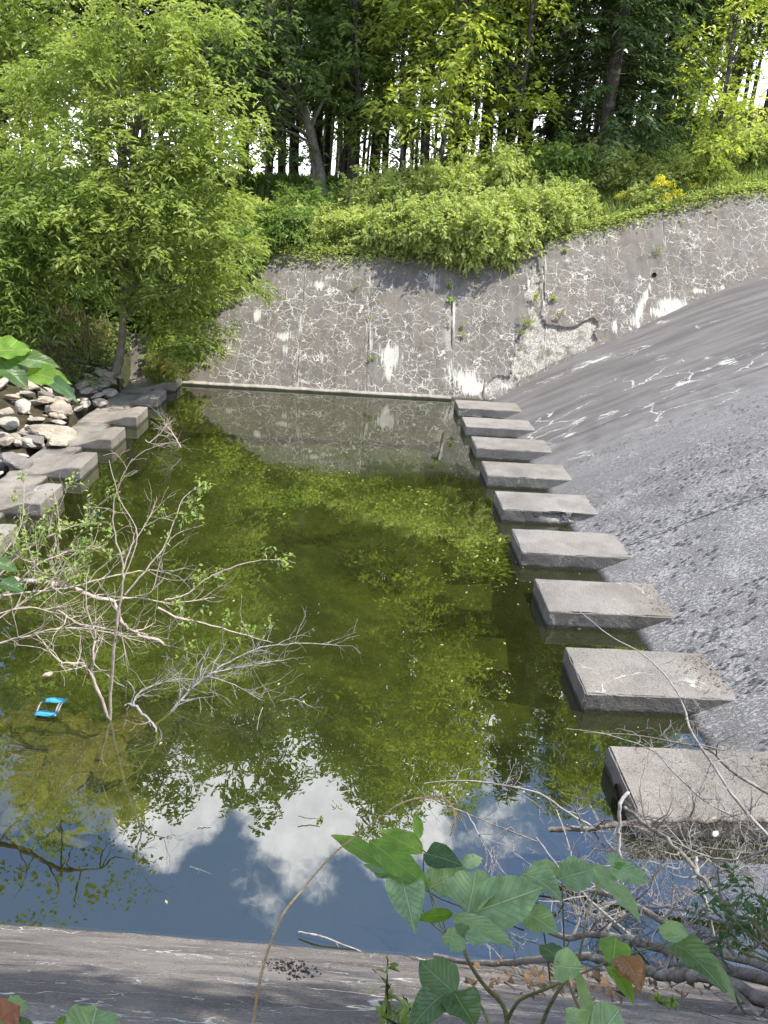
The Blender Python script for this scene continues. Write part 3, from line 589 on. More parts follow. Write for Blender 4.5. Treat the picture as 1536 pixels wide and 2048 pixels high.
def tree(name, base, trunk, tr, blobs, leafL, lm, bm, label, cat='tree', nsp=7, nl=7, per=1., flat=.55, droop=.3, wr=.42, rng=None, every=2, thick=.05, group=None, nside=7, crad=.5, extra=None):
    rng = rng or np.random.default_rng(int(abs(base[0])*100))
    root = empty(name, base, label, cat, group) if label else None
    a = Acc(); P, R_ = smooth_path(trunk, tr, 5); tube(a, P, R_, nside, .06)
    C = np.concatenate([shell(c, r, max(1, int(k*per)), rng) for (c, r, k) in blobs]); rad = crad*rng.uniform(.7, 1.3, len(C))
    limbs(a, P, R_, C, thick, every=every, rng=rng)
    if extra: extra(a)
    V, Fc, ti = sprays(C, rad, nsp, nl, leafL, rng, flat, droop, wr)
    tm = a.mesh('trunk', bm, True); cm = mesh('crown', V, Fc, lm, False, {'tint': ti})
    if root: ob('trunk', tm, root); ob('crown', cm, root)
    return root, tm, cm
rel = lambda P, b: [tuple(np.array(p)-np.array(b)) for p in P]

# box elder on the left bank (photo points give the silhouette; world depth about 15.5-17.5)
b0 = np.array([-5.30, 16.75, .35])
tp = rel([b0, onY(243, 690, 16.75), onY(247, 600, 16.7), onY(252, 480, 16.6), onY(265, 330, 16.5), onY(285, 150, 16.4), onY(262, 20, 16.4), onY(262, -180, 16.4)], b0)
bl = []
for (px, py, Yd, rx, rz, k) in ((280, 60, 16.2, .75, .7, 22), (400, 50, 16.6, .75, .4, 16), (215, 190, 16.2, .9, .8, 26), (360, 130, 16.3, .8, .45, 18), (400, 230, 15.9, 1.05, .5, 24), (300, 290, 15.7, 1.2, .7, 34), (160, 330, 16., 1.1, .8, 26), (425, 320, 15.6, .85, .4, 18), (440, 400, 15.4, .5, .3, 8), (230, 430, 15.4, 1.2, .6, 30),
                            (360, 460, 15.5, 1.2, .55, 28), (460, 500, 15.8, .8, .45, 14), (200, 470, 15.2, .7, .5, 14), (165, 520, 15., .5, .4, 10), (350, 560, 16., 1., .5, 22), (400, 640, 16.3, .55, .6, 16), (395, 705, 16.5, .4, .3, 9), (290, 610, 16.2, .6, .4, 10), (350, 680, 16.6, .6, .4, 9), (470, 560, 16.4, .4, .3, 6), (130, 120, 16.8, .9, .7, 20), (320, 380, 15.6, 1.2, .5, 26), (70, 200, 17, .8, 1., 18)):
    c = onY(px, py, Yd)-b0; bl.append((c, (rx, rx*.8, rz), k))
tree('box_elder_tree', b0, tp, [.10, .085, .07, .06, .05, .035, .02, .01], bl, .135, L_elder, B_trunk, 'large bright yellow-green tree on the left bank leaning over the sill', per=.85, nsp=10, nl=9, flat=.4, droop=.5, wr=.36, crad=.46, thick=.022, every=2, nside=8, rng=np.random.default_rng(3))
b1 = np.array([-7.9, 16.2, .9])
bl = [(onY(x, y, Y)-b1, (r, r*.8, rz), k) for (x, y, Y, r, rz, k) in ((30, 420, 15.5, .9, .5, 22), (50, 520, 15.0, 1., .6, 26), (20, 600, 15.0, .7, .5, 18), (90, 460, 15.2, .6, .5, 12), (120, 400, 15.6, .5, .4, 9), (70, 640, 15.2, .5, .4, 10), (-60, 500, 15, 1, .8, 16), (-40, 650, 15, .7, .5, 10))]
tree('sumac_tree', b1, rel([b1, b1+[0, 0, 1.2], b1+[.2, -.2, 2.6]], b1), [.07, .05, .03], bl, .17, L_sumac, B_dark, 'mid-green feathery-leaved sumac at the left frame edge above the rocks', nsp=7, nl=14, flat=.3, droop=.7, wr=.28, crad=.5, thick=.02, rng=np.random.default_rng(4))
b2 = np.array([-9.2, 19, 2.2])
bl = [(onY(x, y, Y)-b2, (r, r*.8, rz), k) for (x, y, Y, r, rz, k) in ((60, 60, 19, 1.2, .7, 26), (20, 150, 19, 1., .8, 20), (90, 200, 18.6, .9, .6, 18), (30, 300, 18.5, .9, .7, 18), (-60, 200, 19, 1.3, 1.4, 24), (120, 110, 19, .7, .5, 10), (50, -80, 19, 1.8, 1.2, 30))]
tree('olive_leaved_tree', b2, rel([b2, b2+[0, 0, 2.5], b2+[.4, 0, 5], b2+[.3, 0, 8]], b2), [.1, .09, .07, .03], bl, .17, L_elder, B_dark, 'olive-green tree with thin crooked trunk in the upper left corner', nsp=7, nl=8, crad=.5, flat=.4, droop=.5, thick=.03, rng=np.random.default_rng(5))

# forest trees: variants built once, copied
def forest_variant(seed, h, low, lm, leafL=.24, n=120, trunk_r=.17, rx=2.3, lean=.3, bm=None):
    r = np.random.default_rng(seed); t = [(0, 0, -.4)]; tr = [trunk_r*1.25]
    for k in range(1, 8): f = k/7; t.append((lean*f*h*.12+r.normal()*.1, r.normal()*.1, h*f*.96)); tr.append(trunk_r*(1-f*.85))
    bl = []
    for k in range(11):
        f = k/10; z = low+(h-low)*f; wd = rx*(.55+.6*math.sin(math.pi*min(1, f*.85+.12)))*r.uniform(.7, 1.2); a = r.uniform(0, 6.28); off = rx*.5*(1-f*.6)
        bl.append(((math.cos(a)*off+t[int(f*7)][0], math.sin(a)*off, z), (wd*.8, wd*.8, (h-low)*.09), int(n/11)))
    _, tm, cm = tree('x', (seed, 0, 0), t, tr, bl, leafL, lm, bm or B_dark, None, per=1.12, nsp=8, nl=8, crad=.8, flat=.45, droop=.35, rng=r, thick=.07, every=2)
    return tm, cm
FV = [forest_variant(31, 15.5, 3.2, L_dark), forest_variant(32, 17, 4.6, L_mid, n=130), forest_variant(33, 14, 2.6, L_mid, n=110, trunk_r=.12, rx=1.9), forest_variant(34, 16.5, 5.5, L_dark, trunk_r=.15, rx=2.), forest_variant(35, 12.5, 2.0, L_locust, leafL=.2, n=115, trunk_r=.09, rx=1.9), forest_variant(36, 18, 7.5, L_mid, n=90, trunk_r=.1, rx=1.5)]
def ftree(name, x, y, v, sc, rz, label, group=None, z=None, tilt=0):
    z = gz(x, y) if z is None else z
    o = empty(name, (x, y, z-.1), label, 'tree', group); o.rotation_euler = (0, tilt, rz); o.scale = (sc, sc, sc)
    ob('trunk', FV[v][0], o); ob('crown', FV[v][1], o); return o
def px2x(px, Y): return onY(px, 400, Y)[0]
named = [(487, 26, 0, 1.05, 'thick dark trunk left of the leaning double tree'), (535, 29, 3, 1., 'dark straight trunk close behind the thick one'), (585, 31, 0, .9, 'shaded trunk just left of the leaning tree foot'), (700, 27, 2, 1., 'slender grey trunk standing right of the leaning tree'), (745, 30, 1, 1., 'dark trunk at the left edge of the bright sky gap'), (850, 24.5, 1, .95, 'dark ivy-covered trunk at the right edge of the sky gap'),
         (900, 27, 3, 1., 'straight dark trunk behind the yellow-green locust'), (960, 30, 0, 1., 'dark trunk between the locust and the spruce'), (1040, 29, 1, 1., 'tall shaded tree just left of the spruce'), (300, 25, 0, 1., 'dark tree behind the bright box elder'), (200, 27, 1, 1.05, 'tall shaded tree behind the upper left foliage'), (90, 26, 3, 1., 'tall tree with bare trunk near the left corner'), (400, 28, 3, 1., 'shaded tree behind the right side of the box elder'),
         (1230, 31, 0, .95, 'dark broadleaf tree behind the spruce'), (1330, 28, 3, .9, 'dark trunk left of the bright right-hand tree'), (1500, 27, 0, .9, 'dense dark tree at the right edge of the picture'), (-60, 24, 1, 1., 'tree beyond the left edge of the picture'), (640, 34, 1, 1., 'far shaded tree behind the leaning trunks'), (1420, 33, 1, 1., 'tall green tree behind the right bank goldenrod')]
for i, (px, Yd, v, sc, lab) in enumerate(named): ftree('forest_tree', px2x(px, Yd), Yd, v, sc*.92, i*1.7, lab, 'trees of the wood beyond the wall')
ftree('locust_tree', px2x(880, 22.8), 22.8, 4, .95, .5, 'yellow-green locust tree with drooping branches above the shrub bank')
ftree('locust_tree', px2x(800, 24.2), 24.2, 4, .8, 2.2, 'smaller yellow-green tree at the left of the locust pair')
ftree('young_ash_tree', px2x(1405, 22.8), 22.8, 4, .82, 4.1, 'bright green young tree behind the goldenrod at upper right')
ftree('young_ash_tree', px2x(1010, 24), 24, 4, .9, 5., 'light green young tree beside the spruce on its left')
ftree('maple_tree', px2x(700, 24.5), 24.5, 2, .8, 1., 'green slender tree over the shaded hollow')
back = [(-90, 23.5, 2, .7), (20, 23, 0, .75), (120, 24, 2, .75), (210, 23, 3, .7), (330, 24.5, 2, .7), (420, 26, 0, .8), (60, 29, 1, .9), (250, 30, 0, .9), (370, 31, 2, .9), (480, 33, 2, .8), (560, 35, 0, .75), (620, 36, 2, .6), (910, 33, 2, .6), (990, 31, 0, .7), (1080, 34, 2, .7), (1160, 33, 2, .6), (1260, 33, 0, .65), (1340, 32, 2, .6), (1450, 30, 2, .6), (1540, 30, 0, .8), (820, 36, 2, .45), (1210, 29.5, 2, .5)]
breg = lambda px: 0 if px < 400 else 1 if px < 700 else 2 if px < 1300 else 3
bord = lambda px: ('first', 'second', 'third', 'fourth', 'fifth', 'sixth', 'seventh', 'eighth', 'ninth')[sorted(q[0] for q in back if breg(q[0]) == breg(px)).index(px)]
for i, (px, Yd, v, sc) in enumerate(back): ftree('understory_tree', px2x(px, Yd), Yd, v, sc, i*2.3, 'low leafy tree, %s from the left %s' % (bord(px), 'behind the bright left bank trees' if px < 400 else 'behind the leaning double tree' if px < 700 else 'behind the locust and spruce' if px < 1300 else 'behind the right bank grass'), 'low leafy trees %s' % ('on the left' if px < 400 else 'in the hollow' if px < 700 else 'in the middle' if px < 1300 else 'on the right'))
# plantation of thin trunks against the sky
thin = []
a = Acc(); P, R_ = smooth_path([(0, 0, -.5), (.1, 0, 3), (-.05, .1, 7), (.1, 0, 13)], [.11, .10, .075, .03], 3); tube(a, P, R_, 6, .05)
for k in range(26):
    z = RNG.uniform(2, 12); an = RNG.uniform(0, 6.28); L = RNG.uniform(.5, 1.4); tube(a, [(0.05, 0, z), (math.cos(an)*L, math.sin(an)*L, z-.1+RNG.uniform(0, .3))], [.018, .006], 3)
th_t = a.mesh('trunk', B_dark, True); r_ = np.random.default_rng(51)
C = np.concatenate([shell((0, 0, 8.5), (1.3, 1.3, 3.5), 30, r_), shell((0, 0, 4.5), (1.1, 1.1, 1.5), 5, r_)]); V, Fc, ti = sprays(C, np.full(len(C), .7), 6, 7, .22, r_)
th_c = mesh('crown', V, Fc, L_mid, False, {'tint': ti})
reg = lambda px: 'left of the leaning double tree' if px < 640 else 'in the bright sky gap right of the leaning tree' if px < 800 else 'seen behind the yellow-green locust' if px < 1080 else 'seen beneath the spruce boughs' if px < 1300 else 'behind the bright young tree at upper right'
for i in range(84):
    px = random.choice((random.uniform(860, 1536), random.uniform(640, 1536), random.uniform(380, 900))); Yd = random.uniform(31, 46)
    o = empty('plantation_tree', (px2x(px, Yd), Yd, gz(px2x(px, Yd), Yd)-.1), 'thin straight dark plantation trunk %s' % reg(px), 'tree', 'thin plantation trees %s' % reg(px))
    o.rotation_euler = (random.uniform(-.03, .03), random.uniform(-.05, .05), random.uniform(0, 6)); s_ = random.uniform(.8, 1.15); o.scale = (s_*random.uniform(.6, 1.3),)*2+(s_,)
    ob('trunk', th_t, o); ob('crown', th_c, o)
# leaning double trunk tree
Yl = 24; b3 = onY(648, 392, Yl)
tp = [b3-[0, 0, .3], onY(640, 350, Yl), onY(625, 280, Yl), onY(598, 190, Yl), onY(570, 110, Yl), onY(545, 50, Yl), onY(520, -100, Yl), onY(520, -380, Yl)]
def second(a):
    P, R_ = smooth_path(rel([onY(633, 395, Yl)-[0, 0, .3], onY(628, 340, Yl), onY(620, 270, Yl+.1), onY(640, 215, Yl+.3), onY(668, 160, Yl+.4), onY(680, 90, Yl+.4)], b3), [.09, .08, .07, .045, .03, .015], 4); tube(a, P, R_, 6, .06)
bl = [(onY(x, y, Y)-b3, (r, r, rz), k) for (x, y, Y, r, rz, k) in ((500, 130, 23, 1.3, .7, 26), (560, 170, 23.2, 1.2, .6, 20), (520, 250, 23.4, .8, .5, 10), (560, 300, 23.6, .6, .4, 7), (460, 60, 23, 1.4, .8, 20), (600, 40, 23.5, 1.4, .8, 20), (520, -200, 24, 2.4, 2.2, 60), (640, -350, 24, 2.4, 2., 50), (500, 310, 23.3, .45, .3, 6))]
tree('leaning_double_tree', b3, rel(tp, b3), [.16, .14, .13, .12, .10, .09, .07, .03], bl, .2, L_dark, B_grey, 'tree with two leaning grey trunks rising from the shaded hollow', nsp=6, nl=8, crad=.6, flat=.35, droop=.4, thick=.04, extra=second, rng=np.random.default_rng(8))
# spruce with drooping flat sprays
b4 = np.array([px2x(1190, 25), 25, 0.]); b4[2] = gz(b4[0], 25)
rr = np.random.default_rng(9); a = Acc(); P, R_ = smooth_path([(0, 0, -.3), (0, 0, 4), (.1, 0, 9), (.1, 0, 13)], [.2, .17, .1, .02], 3); tube(a, P, R_, 8, .05); NV = []; ND = []
for z in np.arange(.5, 12.6, .24):
    for q in range(5):
        an = rr.uniform(0, 6.28); L = (3.0*(1-z/13.5)+.3)*rr.uniform(.7, 1.1); d = np.array([math.cos(an), math.sin(an), 0])
        t_ = np.linspace(0, 1, 6); bp = np.array([0, 0, z])+d*L*t_[:, None]; bp[:, 2] += L*(.12*t_-.35*t_**2); tube(a, bp, .022*(1-.8*t_), 3)
        for _ in range(int(34*L)):
            u = rr.uniform(.15, 1); c = np.array([0, 0, z])+d*L*u; c[2] += L*(.12*u-.35*u*u); sd = np.array([-d[1], d[0], 0])*rr.choice((-1, 1)); NV.append(c+rr.normal(size=3)*.04); ND.append(d*.7+sd*rr.uniform(.2, 1)+np.array([0, 0, rr.uniform(-.5, .15)]))
V, Fc, ti = leaves(np.array(NV), np.array(ND), rr.uniform(.16, .38, len(NV)), .22, rng=rr)
o = empty('spruce_tree', b4, 'dark green drooping spruce in the right middle of the wood', 'tree'); ob('trunk', a.mesh('trunk', B_dark, True), o); spm = mesh('crown', V, Fc, L_pine, False, {'tint': ti}); ob('crown', spm, o)
for (px, Yd, sc, lab) in ((1085, 27.5, .85, 'second spruce, shaded, left behind the first'), (1290, 27, .8, 'third spruce, shaded, right behind the first')):
    c = copy_tree(o); x = px2x(px, Yd); c.location = (x, Yd, gz(x, Yd)); c.scale = (sc,)*3; c.rotation_euler = (0, 0, Yd); c['label'] = lab

# shrubs over the wall top
def shrub_mesh(seed, lm, L=.075, n=95, rx=1., rz=.62, nl=10, nsp=9, wr=.6, mm=''):
    r = np.random.default_rng(seed); C = shell((0, 0, rz*.7), (rx, rx*.85, rz), n, r, .55); C = C[C[:, 2] > -.15]
    V, Fc, ti = sprays(C, np.full(len(C), .27), nsp, nl, L, r, .8, .25, wr)
    a = Acc()
    for c in C[::3]:
        P, R_ = smooth_path([(r.normal()*.15, r.normal()*.15, -.2), c*.5+r.normal(size=3)*.08, c], [.012, .008, .003], 3); tube(a, P, R_, 3)
    return a.mesh('stems', B_grey, True), mesh('foliage', V, Fc, lm, False, {'tint': ti})
SH = [shrub_mesh(61, L_shrub, .085), shrub_mesh(62, L_shrub, .095, 90), shrub_mesh(63, L_under, .10, 80), shrub_mesh(64, L_elder, .11, 70, wr=.5)]
def shrub(x, y, v, sx, sz, label, z=None, group=None):
    o = empty('shrub', (x, y, gz(x, y) if z is None else z), label, 'shrub', group); o.rotation_euler = (0, 0, x*3+y); o.scale = (sx, sx, sz)
    ob('stems', SH[v][0], o); ob('foliage', SH[v][1], o); return o
G = 'shrubs on the bank above the wall'
sd = [(-2.9, 19.9, 3, .8, .9, 'broad-leaved pale green shrub at the left end of the wall top'), (-2.1, 20.6, 2, .9, 1., 'green shrub behind the left end of the wall top'), (-1.2, 20.9, 0, .8, .9, 'small pale shrub over the left wall panel'), (-.2, 20.9, 1, .9, .9, 'pale shrub above the second wall joint'),
      (.8, 20.7, 0, 1.0, 1.15, 'dense cream-flecked shrub above the centre panel'), (1.7, 20.5, 1, 1.15, 1.35, 'big rounded pale shrub bulging over the wall top'), (2.6, 20.35, 0, 1.2, 1.5, 'largest shrub hanging over the wall where the top dips'), (3.4, 20.8, 1, 1.1, 1.35, 'pale shrub left of the vertical rust-stained crack'), (4.4, 21.3, 0, 1., 1.2, 'shrub directly above the cracked joint'), (5.2, 21.9, 1, .9, 1.0, 'low pale shrub left of the goldenrod'),
      (.3, 22.2, 1, 1.2, 1.5, 'second-row shrub below the slender trunk'), (1.9, 22.3, 0, 1.3, 1.7, 'tall second-row shrub under the sky gap'), (3.6, 22.6, 1, 1.3, 1.7, 'tall second-row shrub under the locust'), (5.2, 23.2, 2, 1.2, 1.4, 'second-row green shrub in front of the spruce'), (6.6, 23.6, 0, 1., 1.2, 'second-row shrub behind the goldenrod'), (-1.6, 22.2, 2, 1.1, 1.1, 'dark green shrub at the edge of the shaded hollow'),
      (-3.4, 21.4, 3, 1.1, 1.1, 'light green shrub beside the box elder crown'), (8.3, 23.2, 1, .9, .9, 'shrub behind the grass of the right bank'), (10.2, 24, 0, 1.1, 1.2, 'shrub at the right end of the bank'), (12, 24.3, 1, 1.2, 1.3, 'last shrub beyond the right frame edge')]
for (x, y, v, sx, sz, lab) in sd: shrub(x, y, v, sx, sz, lab, group=G)
sd2 = [(-2.9, 20.9, 3, 1., 1.2, 'bright green shrub between the box elder and the hollow'), (-1.9, 21.6, 0, .9, .9, 'pale shrub at the front of the shaded hollow'), (-.9, 21.7, 3, .8, .8, 'yellow-green shrub below the leaning double tree'), (7.4, 22.0, 0, .6, .6, 'low pale bush between the goldenrods and the wall edge'), (9.3, 22.9, 3, .7, .8, 'yellow-green bush under the bright young tree')]
for (x, y, v, sx, sz, lab) in sd2: shrub(x, y, v, sx, sz, lab, group=G)
G = 'undergrowth shrubs on the left bank'
ul = [(-4.3, 17.9, 3, .75, .9, .1, 'bright leafy shrub overhanging the left end of the wall'), (-4.5, 18.9, 2, 1., 1.5, .6, 'dark leafy shrub behind the box elder trunk'), (-3.7, 18.9, 3, .9, 1., 1.6, 'green shrub creeping over the left wall slope'), (-3.6, 19.6, 2, 1., 1.2, 2.2, 'dark shrub over the wall corner'), (-6., 19.4, 2, 1.2, 2., 1.0, 'dark thicket shrub left of the box elder trunk'), (-7.3, 18.6, 2, 1.3, 2., 1., 'dark thicket shrub behind the dry grass'),
      (-8.6, 18, 2, 1.3, 1.9, 1.2, 'dark thicket shrub below the sumac'), (-9.8, 17, 2, 1.3, 2., 1.2, 'dark thicket shrub at the left frame edge'), (-5.5, 20.2, 2, 1.5, 2.2, 1.8, 'tall dark shrub filling the gap behind the trunk'), (-7.2, 20.4, 2, 1.6, 2.4, 2., 'tall dark shrub deeper behind the thicket'), (-9.2, 20, 3, 1.6, 2.4, 2.2, 'lighter tall shrub behind the sumac'), (-4.35, 17.0, 3, .38, .45, .1, 'low leafy shrub at the foot of the far left corner'), (-6.9, 15.6, 3, .32, .35, .45, 'small vine clump above the rocks'), (-6.7, 17.6, 2, .45, .4, .75, 'small plant with white flowers on the left bank')]
for (x, y, v, sx, sz, z, lab) in ul: shrub(x, y, v, sx, sz, lab, z=z, group=G)
# yellow branch low on the left corner
c = onz(355, 735, .45); r_ = np.random.default_rng(70); C = np.array([onY(x, y, 16.1) for (x, y) in ((310, 715), (330, 725), (350, 738), (372, 748), (340, 735), (320, 722))])
V, Fc, ti = sprays(C-c, np.full(len(C), .17), 5, 7, .12, r_, .4, .6, .4); a = Acc(); tube(a, [onY(290, 700, 16.3)-c, onY(330, 725, 16.1)-c, onY(380, 755, 16.1)-c], [.008, .006, .003], 4)
o = empty('yellow_leaved_branch', c, 'low branch with pale yellow leaves dipping to the water at the far left corner', 'branch'); ob('twig', a.mesh('twig', B_grey), o); ob('foliage', mesh('foliage', V, Fc, L_yellow, False, {'tint': ti}), o)

# goldenrod
r_ = np.random.default_rng(80); a = Acc(); gl = []; fv = []
for k in range(9):
    an = r_.uniform(0, 6.28); tip = np.array([math.cos(an)*.22, math.sin(an)*.22, r_.uniform(.75, 1.0)]); P, R_ = smooth_path([(0, 0, 0), tip*[.3, .3, .55], tip], [.006, .005, .002], 3); tube(a, P, R_, 3)
    for q in range(16): u = r_.uniform(.1, .8); gl.append((tip*[u, u, u], unit(1, r_)[0]*[1, 1, .3]))
    for q in range(55): d = r_.uniform(-1, 1, 3)*[.13, .13, .06]; fv.append((tip+d+[0, 0, -.9*abs(d[0])*.5], unit(1, r_)[0]))
V, Fc, ti = leaves(np.array([g[0] for g in gl]), np.array([g[1] for g in gl]), .13, .2, rng=r_); gm = mesh('leaves', V, Fc, L_grass, False, {'tint': ti})
V, Fc, ti = leaves(np.array([g[0] for g in fv]), np.array([g[1] for g in fv]), .055, .8, rng=r_); fm = mesh('flower_head', V, Fc, L_gold, False, {'tint': ti}); sm_ = a.mesh('stem', B_stem)
def on_bank(px, py):
    d = ray(px, py); P = CAM+d*15
    for k in range(300):
        P = P+d*.06
        if P[1] > 20 and P[2] < gz(P[0], P[1]): break
    return P
for (px, py, sc, lab) in ((1240, 400, .6, 'leftmost goldenrod clump above the wall edge'), (1262, 408, .5, 'short goldenrod right of the leftmost clump'), (1318, 388, .9, 'tallest goldenrod with the brightest yellow head'), (1325, 405, .6, 'goldenrod just below the tallest one'), (1350, 398, .6, 'goldenrod right of the tallest one'), (1283, 405, .45, 'small goldenrod in the middle of the patch'), (1362, 335, .6, 'lone goldenrod beneath the young tree'), (1382, 376, .45, 'small goldenrod in the right grass'), (1270, 425, .35, 'tiny goldenrod at the wall edge'), (1500, 310, .5, 'goldenrod at the far right bank')):
    P = on_bank(px, py+22*sc+8); o = empty('goldenrod', (P[0], P[1], P[2]-.1), lab, 'flower', 'goldenrod on the right bank'); o.scale = (sc,)*3; o.rotation_euler = (0, 0, px)
    ob('stem', sm_, o); ob('leaves', gm, o); ob('flower_head', fm, o)['kind'] = 'stuff'

# grass: blades as stuff
def blades(name, pts, L, lm, label=None, spread=.45, wd=.012, rng=None, droop=.4):
    rng = rng or RNG; n = len(pts); an = rng.uniform(0, 6.28, n); L = L*rng.uniform(.5, 1.3, n)
    d = np.stack([np.cos(an)*spread*rng.random(n), np.sin(an)*spread*rng.random(n), np.ones(n)], 1); sdv = np.stack([-np.sin(an), np.cos(an), an*0], 1)*wd
    m_ = pts+d*(L*.55)[:, None]; t_ = pts+d*L[:, None]*[1.8, 1.8, 1]-np.array([0, 0, 1])*(L*droop*rng.random(n))[:, None]
    V = np.stack([pts-sdv, pts+sdv, m_+sdv*.8, m_-sdv*.8, t_], 1).reshape(-1, 3); b = np.arange(n)*5
    q = np.stack([b, b+1, b+2, b+3], 1); t3 = np.stack([b+3, b+2, b+4], 1)
    o = ob(name, mesh(name, V, [q, t3], lm, False, {'tint': np.repeat(rng.random(n), 5)})); tag(o, kind='stuff', label=label); return o
def scatter(n, x0, x1, y0, y1, cond=None, dz=0.):
    x = RNG.uniform(x0, x1, n); y = RNG.uniform(y0, y1, n); k = cond(x, y) if cond else np.ones(n, bool); x, y = x[k], y[k]
    return np.stack([x, y, ground_z(x, y)+dz], 1)
bank = lambda x, y: (y > YW+wall_top(x)/TAN+.15)
blades('bank_grass', scatter(16000, 4.5, 14, 20.5, 24.5, bank), .42, L_grass)
blades('woodland_grass', scatter(16000, -6, 12, 20.2, 30, bank), .35, L_under, wd=.02)
blades('dry_grass', scatter(16000, -11, -5.7, 12.6, 18.2, lambda x, y: (fbm(np.stack([x, y, x*0], -1)*.8) > -.3) & (x < -5.75-.27*(17-y)+.35*vnoise(np.stack([x*2, y*2, x*0], -1)))), .26, L_straw, spread=.9)
blades('left_bank_grass', scatter(5000, -10, -5.4, 15, 18.5, lambda x, y: fbm(np.stack([x, y, x*0+4], -1)*.9) > .05), .22, L_grass)
# ground cover on the wall lip and in the wood
def cover(name, pts, L, lm, wr=.6):
    n = len(pts); D = unit(n); D[:, 2] = np.abs(D[:, 2])*.5; V, Fc, ti = leaves(pts, D, L*RNG.uniform(.6, 1.3, n), wr); tag(ob(name, mesh(name, V, Fc, lm, False, {'tint': ti})), kind='stuff')
x = RNG.uniform(-3, 12, 14000); e = YW+wall_top(x)/TAN; y = e+RNG.normal(0, .16, 14000)+.1+.12*fbm(np.stack([x*1.6, x*0, x*0], -1)); z = np.where(y < e, (y-YW)*TAN+.04, wall_top(x)+.05)+np.abs(RNG.normal(0, .08, 14000))
cover('trailing_vines', np.stack([x, y, z], 1), .08, L_shrub)
cover('forest_floor_plants', scatter(15000, -9, 12, 20.5, 30, bank, .05)+np.array([0, 0, 1])*np.abs(RNG.normal(0, .15, (scatter(1, 0, 1, 22, 23).shape[0], 1))), .13, L_under)
p_ = scatter(12000, -11, -5.3, 15.6, 20, None, .05); p_[:, 2] += np.abs(RNG.normal(0, .18, len(p_))); cover('left_bank_plants', p_[fbm(p_*.9) > -.05], .10, L_under)

# plants rooted in the wall cracks
def wallpt(px, py): u, s_ = wall_uv(px, py); return np.array([u, YW+s_*CS, s_*SN])
def weed(name, P, size, n, L, lm, label, wr=.35, upb=.6, rng=None, grp='weeds in the wall cracks'):
    rng = rng or np.random.default_rng(int(abs(P[0])*100)); o = empty(name, P, label, 'weed', grp); a = Acc(); C = []
    for k in range(max(3, n//14)):
        d = unit(1, rng)[0]*[1, .5, .7]+[0, -.35, upb]; tip = d*size*rng.uniform(.5, 1); tube(a, [(0, 0, 0), tip*.5, tip], [.004, .003, .0015], 3); C += [tip*u for u in rng.uniform(.3, 1, 14)]
    C = np.array(C); V, Fc, ti = leaves(C, unit(len(C), rng)+[0, 0, .3], L*rng.uniform(.6, 1.2, len(C)), wr, rng=rng)
    ob('stem', a.mesh('stem', B_stem), o); ob('leaves', mesh('leaves', V, Fc, lm, False, {'tint': ti}), o)
for (px, py, sz, n, L, lm, lab, wr) in ((1072, 600, .30, 90, .07, L_shrub, 'bushy weed with cream leaves above the broken wall patch', .5), (1058, 650, .28, 90, .08, L_twig, 'bushy weed in the joint left of the broken patch', .4), (1042, 668, .26, 70, .09, L_grass, 'long-leaved weed at the left of the broken patch', .2), (1038, 702, .15, 40, .06, L_grass, 'small weed low in the joint below the broken patch', .3), (1105, 600, .10, 20, .10, L_elder, 'star-shaped weed right of the joint, upper one', .3), (1118, 640, .16, 36, .08, L_twig, 'green weed on the lip of the broken patch', .3),
                              (1310, 505, .22, 60, .14, L_grass, 'upright grassy tuft growing above the drain pipe', .1), (1085, 705, .18, 50, .08, L_grass, 'grassy weed inside the broken patch', .12), (1040, 750, .10, 30, .05, L_twig, 'small weed at the foot of the joint', .3), (922, 655, .16, 40, .07, L_twig, 'pale weed in the middle wall joint', .35), (926, 675, .13, 40, .06, L_shrub, 'low pale weed at the bottom of the middle joint crack', .35), (898, 575, .08, 16, .10, L_twig, 'upper rosette weed on the middle joint', .3), (900, 603, .09, 18, .11, L_twig, 'lower rosette weed on the middle joint', .3),
                              (745, 720, .12, 30, .07, L_twig, 'yellowish weed in the left-centre wall joint', .35), (738, 640, .08, 20, .05, L_shrub, 'tiny weed higher in the left-centre joint', .35), (710, 580, .14, 20, .12, L_grass, 'thin grassy tuft near the wall top', .08), (1130, 505, .10, 24, .08, L_elder, 'small vine sprig below the big shrub', .5), (1218, 450, .12, 26, .08, L_elder, 'pale rosette near the wall top under the goldenrod', .4), (1395, 415, .14, 40, .08, L_shrub, 'vine sprig hanging over the right wall top', .5), (1130, 480, .14, 40, .08, L_shrub, 'trailing sprig left of the goldenrod', .5)):
    weed('wall_weed', wallpt(px, py)+nn*.02, sz, n, L, lm, lab, wr)

# ------------------------------------------------------------ pondweed, floating leaves
def pond(n, poly, z0, z1, L, name):
    out = []
    while len(out) < n:
        x = random.uniform(min(p[0] for p in poly), max(p[0] for p in poly)); y = random.uniform(min(p[1] for p in poly), max(p[1] for p in poly)); out.append((x, y))
    A_ = np.array(out); k = inpoly(A_[:, 0], A_[:, 1], poly); A_ = A_[k]; W = np.array([onz(*p, 0.) for p in A_]); W = W[(fbm(np.stack([W[:, 0], W[:, 1], W[:, 0]*0], -1)*1.1) > -.08+.25*RNG.random(len(W)))]
    W[:, 2] = RNG.uniform(z0, z1, len(W)); D = unit(len(W)); D[:, 2] *= .25; V, Fc, ti = leaves(W, D, L*RNG.uniform(.5, 1.3, len(W)), .4, droop=.1)
    tag(ob(name, mesh(name, V, Fc, L_weed, False, {'tint': ti})), kind='stuff')
pond(26000, [(640, 965), (860, 940), (985, 950), (1010, 1120), (930, 1150), (860, 1080), (700, 1050)], -.10, -.012, .07, 'pondweed')
